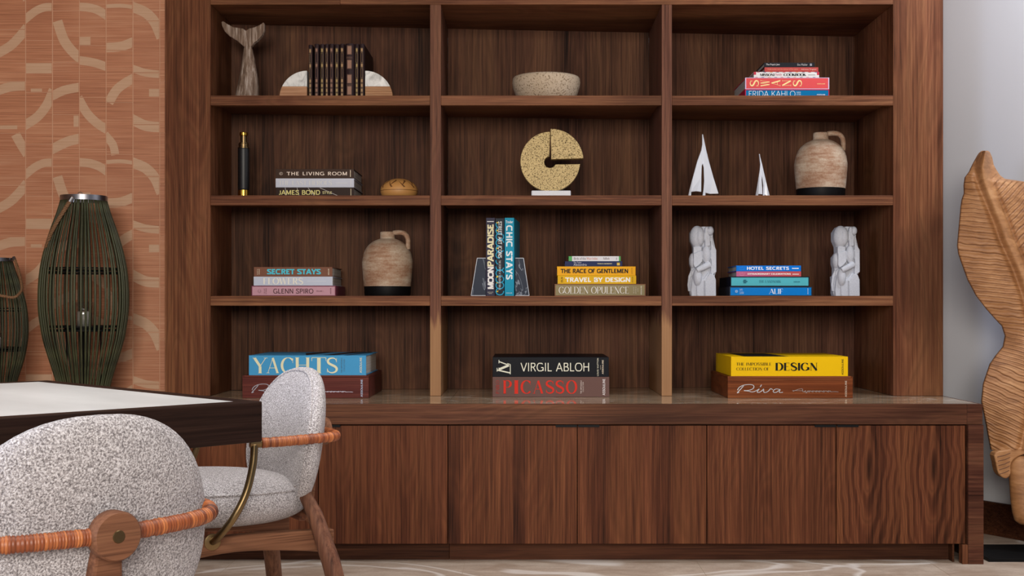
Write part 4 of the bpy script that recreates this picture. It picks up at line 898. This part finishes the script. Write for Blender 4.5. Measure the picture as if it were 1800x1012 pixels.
# clay jugs
def jug(label, cx, D, zb, s, rz):
    r = thing('clay_jug', label, 'jug', (WX(cx, D), D, zb), rz, 'weathered clay jugs'); R0 = .0985*s
    MB().lathe([(0,0),(R0*.88,0),(R0*.915,.010*s),(R0*.925,.0385*s),(R0*.90,.0388*s)], 48).build('dark_foot', M_black, r)
    body = [(R0*.93,.0385*s),(R0*.965,.075*s),(R0*1.0,.118*s),(R0*.995,.140*s),(R0*.93,.170*s),(R0*.80,.194*s),(R0*.60,.212*s),(R0*.42,.221*s),(R0*.31,.225*s)]
    body = [(p.x, p.y) for p in catmull([(a, b, 0) for a, b in body], 4)]
    MB().lathe(body, 56).build('body', M_clay, r, smooth=True)
    MB().lathe([(R0*.305,.223*s),(R0*.29,.232*s),(R0*.292,.248*s),(R0*.275,.252*s),(R0*.23,.252*s),(R0*.22,.22*s)], 40).build('neck', M_clay, r, smooth=True)
    pth = catmull([(R0*.24,0,.2475*s),(R0*.50,0,.2495*s),(R0*.72,0,.243*s),(R0*.835,0,.224*s),(R0*.845,0,.196*s),(R0*.835,0,.184*s)], 6)
    MB().tube(pth, [.0095*s]*len(pth), 14, flat=1.25).build('handle', M_clay, r, smooth=True)
    return r
jug('pale weathered clay jug with black foot, right of the pink slipcased book', 625+437/7.78, 4.64, Z3, .985, -.18)
jug('browner weathered clay jug with black foot, beside the small sailboat figure', 1380+528/8.43, 4.66, Z2, 1.02, -.12)

# embracing plaster figures: one carved block each, grown from overlapping solids and fused
def figure_mesh():
    D = 4.6; sc = 7.5; bx = WX(1200+262/sc, D)
    X = lambda x: (x-262)/sc*D/F; Zf = lambda y: WZ(390+y/sc, D)-Z3; U = D/F/sc
    mb = MB()
    def ell(x, y, rx, rz_, yy, ry): mb.ellipsoid((X(x), yy, Zf(y)), (rx*U, ry, rz_*U), 24, 16)
    def pr(pts, y0, y1): mb.prism([(X(x), max(0, Zf(y))) for x, y in pts], y0, y1)
    pr([(150,70),(200,56),(290,64),(392,64),(398,200),(425,320),(438,400),(440,650),(425,720),(428,1030),(106,1030),(92,930),(110,680),(112,610),(95,560),(95,470),(140,410),(135,330),(100,250),(100,140)], .002, .034)
    ell(190,195,98,146,.0,.036); ell(220,192,66,124,-.010,.034)                        # head and its face
    pr([(135,330),(240,330),(240,420),(135,420)], -.022, .03)                              # neck
    ell(362,118,44,60,-.008,.024)                                                          # second head, small knob
    pr([(285,90),(300,72),(322,80),(330,160),(352,195),(350,320),(285,320)], -.030, .03)   # raised arm
    pr([(255,60),(390,62),(398,110),(398,200),(420,300),(440,380),(440,640),(430,690),(330,700),(260,560)], -.006, .040) # back figure
    pr([(362,200),(385,205),(395,300),(436,370),(438,660),(395,690),(362,670),(372,520)], -.020, .03)
    ell(132,510,48,102,.006,.026); pr([(135,420),(240,378),(250,520),(200,580),(155,606),(133,570)], -.030, .02)   # shoulder and chest
    ell(306,430,60,124,-.014,.022)                                                         # upper arm
    mb.tube([(X(345),-.020,Zf(560)),(X(260),-.034,Zf(600)),(X(175),-.036,Zf(640))], [44*U,40*U,34*U], 14)         # forearm
    ell(190,725,58,120,-.018,.022)                                                         # hand and hip
    pr([(150,620),(350,560),(350,690),(240,800),(180,835),(130,780),(115,660)], -.010, .03)
    mb.tube([(X(340),-.014,Zf(680)),(X(270),-.020,Zf(770)),(X(200),-.020,Zf(828))], [16*U]*3, 10)
    pr([(130,700),(285,740),(285,1030),(180,1030),(110,1030),(105,900)], -.016, .034)      # skirt
    pr([(285,780),(350,680),(405,700),(428,760),(432,1030),(285,1030)], -.026, .036)       # right block
    pr([(175,850),(272,780),(272,1030),(180,1030)], -.024, .02)
    mb.tube([(X(120),.0,Zf(640)),(X(92),.0,Zf(720)),(X(78),.0,Zf(830)),(X(82),.0,Zf(915))], [16*U,20*U,18*U,12*U], 10)   # trailing sleeve
    pr([(85,720),(150,700),(150,1030),(106,1030)], .002, .034)
    me = bpy.data.meshes.new('tmp'); me.from_pydata(mb.v, [], mb.f)
    o = bpy.data.objects.new('tmp', me); C.objects.link(o)
    m = o.modifiers.new('r', 'REMESH'); m.mode = 'VOXEL'; m.voxel_size = .0016
    s_ = o.modifiers.new('s', 'SMOOTH'); s_.iterations = 9; s_.factor = .5
    bpy.context.view_layer.update()
    out = bpy.data.meshes.new_from_object(o.evaluated_get(bpy.context.evaluated_depsgraph_get()))
    bpy.data.objects.remove(o); out.materials.clear(); out.materials.append(M_plaster)
    for p in out.polygons: p.use_smooth = True
    for v in out.vertices:
        if v.co.y < 0: v.co.y *= .68
        if v.co.z < .0015: v.co.z = 0
    out.name = 'figure'
    return out, bx
fm, bxf = figure_mesh()
for k, (cx, lab) in enumerate(((1200+262/7.5, 'white plaster figure of two embracing people, at the blue HOTEL SECRETS stack'), (1450+275/7.5, 'white plaster figure of two embracing people, beside the bare right compartment wall'))):
    o = bpy.data.objects.new('embracing_figure', fm); C.objects.link(o); o.location = (WX(cx, 4.6), 4.6, Z3); o['label'] = lab; o['category'] = 'sculpture'; o['group'] = 'embracing plaster figures'
    if k: o.rotation_euler.z = .10

# ================================================================== cane lanterns on the stone ledge
def lantern_profile(t):   # radius along the height
    K_ = [(0,.083),(.1,.101),(.2,.124),(.3,.144),(.42,.1565),(.52,.1585),(.62,.154),(.74,.138),(.86,.111),(.95,.088),(1,.079)]
    for (a, p), (b, q_) in zip(K_[:-1], K_[1:]):
        if t <= b: u = (t-a)/(b-a); u2 = u; return p+(q_-p)*u2
    return K_[-1][1]
def lantern(label, loc, s, rope, rz=0):
    r = thing('cane_lantern', label, 'lantern', loc, rz, 'cane lanterns on the ledge')
    H = .742*s
    pts = catmull([(lantern_profile(i/14)*s, 0, .004+i/14*(H-.012)) for i in range(15)], 2)
    st = MB().tube(pts, .0038*s, 6); me = None
    N = 58; rr = random.Random(2)
    for k in range(N):
        if me is None: o = st.build('cane_stick', M_cane, r, smooth=True); me = o.data
        else: o = link('cane_stick', me, r)
        o.rotation_euler.z = 2*math.pi*(k+rr.uniform(-.28, .28))/N
    RT = lantern_profile(1)*s
    MB().lathe([(RT-.004, H-.014*s),(RT+.0055*s, H-.014*s),(RT+.0055*s, H+.005*s),(RT-.004, H+.005*s),(RT-.006, H-.014*s)], 48).build('metal_rim', M_steel, r)
    for t_ in (.63, .34):
        rad = lantern_profile(t_)*s-.0055*s; z = t_*H
        for dz in (-.007, .007):
            ring = [(rad*math.cos(a*math.pi/24), rad*math.sin(a*math.pi/24), z+dz*s) for a in range(49)]
            MB().tube(ring, .0036*s, 6, caps=False).build('hoop', M_black, r, smooth=True)
    MB().lathe([(0,.002),(.080*s,.002),(.080*s,.016*s),(0,.016*s)], 32).build('base_disc', M_black, r)
    zc = .34*H; MB().lathe([(0, zc-.006*s), (.070*s, zc-.006*s), (.070*s, zc+.003*s), (0, zc+.003*s)], 32).build('candle_plate', M_black, r)
    for a in range(4):
        an = a*math.pi/2+.4; MB().tube([(.06*s*math.cos(an), .06*s*math.sin(an), .01), (.06*s*math.cos(an), .06*s*math.sin(an), zc)], .003*s, 6).build('support_rod', M_black, r)
    g_ = MB().lathe([(0, zc+.004*s), (.040*s, zc+.004*s), (.041*s, zc+.10*s), (.0385*s, zc+.10*s), (.0375*s, zc+.007*s), (0, zc+.007*s)], 36).build('glass_cup', M_glass, r, smooth=True)
    MB().lathe([(0, zc+.0075*s), (.024*s, zc+.0075*s), (.024*s, zc+.062*s), (.019*s, zc+.064*s), (0, zc+.061*s)], 28).build('candle', M_candle, g_, smooth=True)
    for a in (-1,):
        c_ = (-.008*s, -RT*.2, H+.012*s); ring = [(c_[0]+.008*s*math.cos(q_*math.pi/8), c_[1], c_[2]+.006*s*math.sin(q_*math.pi/8)) for q_ in range(17)]
        MB().tube(ring, .0013*s, 6, caps=False).build('wire_ring', M_steel, r)
    pth = catmull(rope, 14); mb = MB(); n = len(pth)
    for ph in range(3):       # three-strand twist
        P_ = []
        for i, p in enumerate(pth):
            d = (pth[min(i+1, n-1)]-pth[max(i-1, 0)]).normalized(); x = d.cross(Vector((0, 1, 0)))
            x = x.normalized() if x.length > .1 else Vector((1, 0, 0)); y = d.cross(x)
            an = i*.75+ph*2.094; P_.append(p+(x*math.cos(an)+y*math.sin(an))*.0034*s)
        mb.tube(P_, .0045*s, 7)
    rp = mb.build('rope_handle', M_rope, r, smooth=True)
    MB().tube([rope[0], Vector(rope[0])+(Vector(rope[1])-Vector(rope[0])).normalized()*.02*s], .0088*s, 10).build('rope_ferrule', M_steel, rp)
    return r
DL = 4.5; u = DL/F
def lp(cx, px, py, y): return (WX(px, DL+y)-WX(cx, DL), y, WZ(py, DL+y)-ZC)
lantern('tall green cane lantern with a glass candle cup and rope hanging on its left', (WX(147.5, DL), DL, ZC), 1.0,
        [lp(147.5,127,347,-.086), lp(147.5,115,366,-.10), lp(147.5,99,392,-.11), lp(147.5,88,414,-.10), lp(147.5,81,438,-.07), lp(147.5,84,444,-.02), lp(147.5,92,425,.06), lp(147.5,106,388,.10), lp(147.5,122,352,.088)])
lantern('shorter green cane lantern with rope looped across its front', (WX(-6, DL), DL, ZC), .69,
        [lp(-6,24,452,.0), lp(-6,31,470,-.02), lp(-6,38,500,-.07), lp(-6,37,512,-.10), lp(-6,26,522,-.135), lp(-6,10,521,-.145), lp(-6,-12,516,-.145), lp(-6,-34,508,-.115), lp(-6,-46,498,-.05), lp(-6,-40,470,-.01), lp(-6,-33,452,0)])

# ================================================================== dining table
hT = .725; cT = Vector((-.430, 1.961)); uT = Vector((-.712, .702)); vT = Vector((-.702, -.712)); LU, LV = .807, 1.55
tb = thing('dining_table', 'dining table with pale stone inlay and thick dark stained edge', 'table', (cT.x, cT.y, 0))
ang = math.atan2(uT.y, uT.x)
tb.rotation_euler.z = ang        # local x runs along u, local y along v
e = .032
MB().box(e+.0003, LU-e-.0003, 0, e, hT-.066, hT).build('long_edge', W_table, tb, bevel=.002)  # edge along u (at v=0)
MB().box(e+.0003, LU-e-.0003, LV-e, LV, hT-.066, hT).build('long_edge', W_table, tb, bevel=.002)
MB().box(0, e, 0, LV, hT-.066, hT).build('short_edge', W_tabley, tb, bevel=.002)
MB().box(LU-e, LU, 0, LV, hT-.066, hT).build('short_edge', W_tabley, tb, bevel=.002)
MB().box(e+.0004, LU-e-.0004, e+.0004, LV-e-.0004, hT-.05, hT-.0003).build('stone_inlay', M_tabletop, tb, bevel=.001)
MB().box(LU/2-.22, LU/2+.22, LV*.55-.3, LV*.55+.3, .04, hT-.051).build('pedestal', W_table, tb, bevel=.004)
MB().box(LU/2-.28, LU/2+.28, LV*.55-.38, LV*.55+.38, 0, .0398).build('foot_plate', W_table, tb, bevel=.004)

# ================================================================== chairs
def shell(a, b, th, cz, lean, wrap, egg, n=56, m=16, p=2.5, depth0=0.0):
    """upholstered oval back: a, b half sizes, th half thickness"""
    mb = MB(); vs = []; fs = []
    def pt(rn, an, side):
        x = math.cos(an)*a*rn; z = math.sin(an)*b*rn
        x = math.copysign(abs(math.cos(an))**.80, math.cos(an))*a*rn; z = math.copysign(abs(math.sin(an))**.90, math.sin(an))*b*rn
        x *= 1-egg*(z/b)
        t_ = th*(max(0, 1-rn**p))**(1/2.3)
        y = side*t_+wrap*(x/a)**2
        return (x, y+math.tan(-lean)*z, cz+z)
    rs = [math.sin(math.pi/2*i/m) for i in range(m+1)]
    idx = {}
    for side in (-1, 1):
        for i, rn in enumerate(rs):
            for k in range(n):
                if i == 0 and k: idx[side, i, k] = idx[side, 0, 0]; continue
                if i == m and side == 1: idx[side, i, k] = idx[-1, i, k]; continue
                idx[side, i, k] = len(vs); vs.append(pt(rn, 2*math.pi*k/n, side))
    for side in (-1, 1):
        for i in range(m):
            for k in range(n):
                k2 = (k+1) % n; f = [idx[side,i,k], idx[side,i+1,k], idx[side,i+1,k2], idx[side,i,k2]]
                f = list(dict.fromkeys(f))
                if side == 1: f = f[::-1]
                if len(f) > 2: fs.append(tuple(f))
    mb.add(vs, fs)
    rim = [Vector(pt(.955, 2*math.pi*k/72, 1)) for k in range(73)]
    return mb, rim
def chair(label, loc, rz):
    r = thing('armchair', label, 'chair', (loc[0], loc[1], 0), rz, 'boucle chairs at the dining table')
    lean = math.radians(9)
    sb, rim = shell(.166, .142, .033, .612, lean, .030, .10)
    sb.v = [(x, y-.005, z) for x, y, z in sb.v]
    bk = sb.build('backrest', M_boucle, r, smooth=True)
    MB().tube([p+Vector((0, -.005, 0)) for p in rim], .0032, 6, caps=False).build('piping', M_boucle, bk, smooth=True)
    ss, rim2 = shell(.164, .203, .052, 0, 0, 0, -.04, p=3.2)
    # lay the seat flat: z -> y, y -> z
    th = math.radians(4)
    f = lambda x, y, z: (x, .185+z, .503+y+math.tan(th)*z*.6)
    ss.v = [f(*p) for p in ss.v]; ss.f = [q[::-1] for q in ss.f]
    st = ss.build('seat', M_boucle, r, smooth=True)
    MB().tube([f(*p) for p in rim2], .0032, 6, caps=False).build('piping', M_boucle, st, smooth=True)
    # wrapped rail round the back
    base = catmull([(-0.166,0.13,0.621),(-0.17,0.08,0.622),(-0.162,0.01,0.623),(-0.142,-0.028,0.622),(-0.105,-0.047,0.621),(-0.05,-0.056,0.62),(0,-0.058,0.619),(0.05,-0.056,0.62),(0.105,-0.047,0.621),(0.142,-0.028,0.622),(0.162,0.01,0.623),(0.17,0.08,0.622),(0.166,0.13,0.621)], 24)
    rr = random.Random(9); P_ = []; R_ = []; tn = []; cur = .5; 
    n = len(base); Lc = [0]
    for i in range(1, n): Lc.append(Lc[-1]+(base[i]-base[i-1]).length)
    step = .0036; pos = 0; i = 0
    while pos < Lc[-1]:
        while i < n-2 and Lc[i+1] < pos: i += 1
        q_ = base[i].lerp(base[i+1], (pos-Lc[i])/max(1e-6, Lc[i+1]-Lc[i]))
        w_ = step*rr.uniform(.7, 1.4); cur = min(1, max(0, .55+rr.gauss(0, .19)))
        rad = .0098+rr.uniform(-.0004, .0006)
        d = (base[min(i+1, n-1)]-base[i]).normalized()
        for fr, ra in ((.02, rad-.0012), (.3, rad), (.75, rad)):
            P_.append(q_+d*w_*fr); R_.append(ra); tn.append(cur if fr < .7 else cur*.7)
        pos += w_
    MB().tube(P_, R_, 14, tone=tn).build('wrapped_rail', M_wrap, r, smooth=True)
    for s_ in (-1, 1):
        e0 = Vector((s_*.166, .130, .621)); e1 = e0+Vector((-s_*.003, .022, 0))
        MB().tube([e0, e1], .0088, 14).build('rail_cap', M_brass, r, bevel=.001)
        pth = catmull([e0+Vector((0, .014, -.002)), (s_*.171,.149,.580), (s_*.181,.166,.530), (s_*.179,.190,.485), (s_*.158,.209,.452), (s_*.1345,.214,.438)], 8)
        MB().tube(pth, .0072, 12).build('arm_tube', M_brass, r, smooth=True)
        mb = MB().lathe([(0, 0), (.0155, 0), (.0155, .004), (.009, .006), (0, .006)], 28); mb.v = [(s_*(z+.1305), .214+x, .437+y) for x, y, z in mb.v]; mb.build('washer', M_brass, r)
        # side rail, arched below
        top = [(-.035, .436), (.17, .444), (.375, .438)]; bot = [(.375, .395), (.30, .402), (.17, .412), (.05, .402), (-.035, .388)]
        mb = MB().prism([(p.x, p.y) for p in catmull([(a, b, 0) for a, b in top], 6)]+[(p.x, p.y) for p in catmull([(a, b, 0) for a, b in bot], 6)], -.011, .011)
        mb.v = [(s_*.119+y, x, z) for x, y, z in mb.v]
        o = mb.build('side_rail', W_rail, r, bevel=.003)
        mb = MB().tube([(s_*.118,.034,.530),(s_*.138,.010,.47),(s_*.165,-.012,.38),(s_*.205,-.045,.2),(s_*.242,-.078,.0)], [.011,.0155,.0185,.0165,.012], 18); mb.build('leg', W_leg, r, smooth=True)
        mb = MB().tube([(s_*.120,.365,.45),(s_*.135,.378,.38),(s_*.165,.40,.2),(s_*.195,.425,.0)], [.016,.0185,.0165,.012], 18); mb.build('leg', W_leg, r, smooth=True)
    MB().tube(catmull([(-.120,.010,.462),(-.06,-.012,.466),(0,-.02,.467),(.06,-.012,.466),(.120,.010,.462)], 5), .014, 12, flat=.8).build('rear_crossbar', W_chair, r, smooth=True)
    MB().tube([(-.12,.355,.425),(.12,.355,.425)], .013, 12).build('front_crossbar', W_chair, r, smooth=True)
    # post that carries the disc
    vs = [(-.030,-.030,.440),(.030,-.030,.440),(.030,.0,.440),(-.030,.0,.440),(-.015,-.056,.612),(.015,-.056,.612),(.015,-.038,.612),(-.015,-.038,.612)]
    MB().hexa(vs).build('back_post', W_chair, r, bevel=.004)
    mb = MB().lathe([(0,0),(.0265,0),(.0285,.003),(.0285,.020),(.026,.024),(0,.024)], 40); mb.v = [(x, -.076+z, .619+y) for x, y, z in mb.v]; mb.f = [q[::-1] for q in mb.f]
    dk = mb.build('hub_disc', W_chair, r)
    mb = MB().lathe([(0,0),(.0068,0),(.0075,.001),(.0075,.004)], 24); mb.v = [(x, -.0770+z, .619+y) for x, y, z in mb.v]; mb.f = [q[::-1] for q in mb.f]
    mb.build('brass_plug', M_brass, dk)
    return r
def face(fx, fy): return math.atan2(-fx, fy)      # local +y turned to (fx, fy)
chair('grey boucle armchair with wooden hub disc, seen from behind in the foreground', (-.514, 1.412), face(-.71, .70))
chair('grey boucle armchair with brass arm tube between the table and the cabinets', (-.482, 2.49), face(-.84, -.54))

# ================================================================== carved leaf sculpture
def leaf():
    D = 4.28
    r = thing('leaf_sculpture', 'tall carved wooden banana leaf sculpture against the pale right wall', 'sculpture', (WX(1790, D), D, 0))
    left = [(264.7,1727),(268,1723),(273,1719.7),(285,1713),(296,1707.5),(300,1706),(311,1698),(325,1696),(339,1696.5),(350,1692.5),(363,1690.6),(403,1687),(431,1684.5),(445,1686.5),(458,1690.6),(492,1703),(520,1718),(544,1736.6),(559,1750),(572.8,1763),(590,1768.7),(609,1765),(625,1752),(640,1741.7),(675,1730),(706,1727),(740,1734),(770,1739.5),(790.6,1743.6)]
    right = [(264.7,1736),(267,1740),(276,1744),(290,1747),(299,1752),(308,1758),(314,1766),(313.6,1773),(319,1800),(330,1828),(350,1850),(385,1873),(430,1890),(490,1898),(550,1892),(600,1884),(650,1882),(700,1876),(750,1860),(790.6,1842)]
    # the upper right shoulder rises again: treat it as its own function of y
    mid = [(264.7,1732),(280,1730),(296,1727.5),(315,1730),(330,1735),(352,1744),(372,1752),(400,1763),(421,1770),(450,1783),(477,1795),(520,1810),(570,1822),(650,1828),(720,1822),(790.6,1806)]
    def interp(T_, y):
        for (a, p), (b, q_) in zip(T_[:-1], T_[1:]):
            if y <= b: return p+(q_-p)*((y-a)/(b-a) if b != a else 0)
        return T_[-1][1]
    right = [(a, b) for a, b in right if not (a, b) == (313.6,1773)]
    NR, NC = 640, 170; vs = []; gr = []
    for i in range(NR+1):
        y = 264.7+(790.6-264.7)*i/NR
        xl, xr, xm = interp(left, y), interp(right, y), interp(mid, y)
        xm = min(max(xm, xl+.5), xr-.5)
        for k in range(NC+1):
            q_ = k/NC*2-1
            x = xm+(xm-xl)*q_ if q_ < 0 else xm+(xr-xm)*q_
            lat = abs(x-xm)
            # groove phase: blades sweep away from the midrib
            if q_ < 0: sl = (-.04 if y < 560 else -.30-(y-560)*.0007); yy = y+(-(x-xm))*sl*-1.0*(-1) if False else y-(x-xm)*(.10 if y < 560 else .10+.32*min(1, (y-560)/90))
            else: yy = y+(x-xm)*(.75 if y < 520 else .75-1.05*min(1, (y-520)/130))
            sp = 8.4 if y > 380 else 6.6
            ph = (yy/9.6+.5*math.sin(yy*.05)+.22*mnoise.noise(Vector((x*.05, y*.05, 0)))) % 1.0
            g_ = max(0, 1-abs(ph-.5)/.115)
            fade = min(1, max(0, (lat-9)/10))
            edge = min(1, (1-abs(q_))*((xm-xl) if q_ < 0 else (xr-xm))/5)
            g_ *= (edge if q_ > 0 else 1)*fade*min(1, max(.0, (y-290)/30))
            rib = math.exp(-(lat/6.5)**2)
            dep = .055*abs(q_)**1.6 if q_ < 0 else .10*abs(q_)**1.5
            dep += .030*math.sin((y-300)/150.)-.010*rib+.0055*g_+.014*math.exp(-((lat-13)/6.)**2)+.004*mnoise.noise(Vector((x*.03, y*.03, 3)))
            puff = -.0022*math.sin(math.pi*ph)*fade
            yD = D-.04+dep+puff
            vs.append((WX(x, yD), yD, WZ(y, yD))); gr.append(min(1, g_*1.0))
    fs = []
    for i in range(NR):
        for k in range(NC):
            a = i*(NC+1)+k; fs.append((a, a+NC+1, a+NC+2, a+1))
    n0 = len(vs); bx_, by_ = WX(1790, D), D
    th = .030
    for (x, y, z), i in zip(list(vs), range(n0)):
        k = i % (NC+1); q_ = abs(k/NC*2-1)
        vs.append((x, y+th*(1-q_**4*.55), z)); gr.append(0)
    for i in range(NR):
        for k in range(NC):
            a = n0+i*(NC+1)+k; fs.append((a+1, a+NC+2, a+NC+1, a))
    for i in range(NR):
        a, b = i*(NC+1), (i+1)*(NC+1); fs.append((a, n0+a, n0+b, b)); a += NC; b += NC; fs.append((b, n0+b, n0+a, a))
    for k in range(NC):
        fs.append((k+1, n0+k+1, n0+k, k)); a = NR*(NC+1)+k; fs.append((a, n0+a, n0+a+1, a+1))
    mb = MB(); mb.v = [(x-bx_, y-by_, z) for x, y, z in vs]; mb.f = fs
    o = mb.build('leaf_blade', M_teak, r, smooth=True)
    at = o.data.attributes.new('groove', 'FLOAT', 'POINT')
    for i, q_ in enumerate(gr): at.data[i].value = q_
    b = (bx_, by_, 0)
    P2 = lambda pts: [(WX(x, D)-bx_, WZ(y, D)) for x, y in pts]
    # folded lower lobe and the rough stalk
    lobe = catmull([(x, y, 0) for x, y in [(1743.6,794),(1745,812),(1749,829),(1757,837),(1765,838),(1771,830),(1771,816),(1776,806),(1790,798),(1812,792),(1835,790),(1838,784),(1800,784),(1770,788)]], 3, True)
    mb = MB().prism(P2([(p.x, p.y) for p in lobe]), -.030, .015); mb.build('folded_lobe', M_teak, r, bevel=.006, seg=3)
    # grooves on the lobe
    mb = MB()
    for k in range(5):
        y0_ = 801+k*7.5; mb.tube([(WX(1747+k, D)-bx_, -.0305, WZ(y0_, D)), (WX(1760, D)-bx_, -.032, WZ(y0_-3, D)), (WX(1770-k*.5, D)-bx_, -.0305, WZ(y0_-7, D))], .0012, 5)
    mb.build('carved_groove', plain((92, 52, 28), .6), r)
    stalk = [(812,1772,1852),(833,1772.5,1850),(856,1774,1848),(879,1776,1842),(900,1779.5,1838),(914,1783,1834),(920,1790,1826)]
    vs = []; fs = []; n = 24
    stalk = [(800,1782,1846),(806,1776,1850)]+stalk
    for i, (y, a, c_) in enumerate(stalk):
        cx = WX((a+c_)/2, D)-bx_; rx = (c_-a)/2*D/F
        for k in range(n):
            an = 2*math.pi*k/n; wob = 1+.05*mnoise.noise(Vector((math.cos(an)*1.5, math.sin(an)*1.5, i*.4))); vs.append((cx+rx*math.cos(an)*wob, -.005+.045*math.sin(an)*wob*(1 if i < len(stalk)-1 else .7), WZ(y, D)))
    for i in range(len(stalk)-1):
        for k in range(n): fs.append((i*n+k, (i+1)*n+k, (i+1)*n+(k+1)%n, i*n+(k+1)%n))
    fs += [tuple(range(n)), tuple((len(stalk)-1)*n+n-1-k for k in range(n))]
    MB().add(vs, fs).build('stalk', M_teak, r, smooth=True)
    MB().tube([(.115, .055, .012), (.115, .055, .9)], .010, 14).build('support_rod', M_black, r)
    x0 = WX(1739, 4.145)-bx_
    MB().box(x0, x0+.335, 4.15-by_, 4.40-by_, 0, .012).build('base_plate', M_black, r, bevel=.001)
leaf()
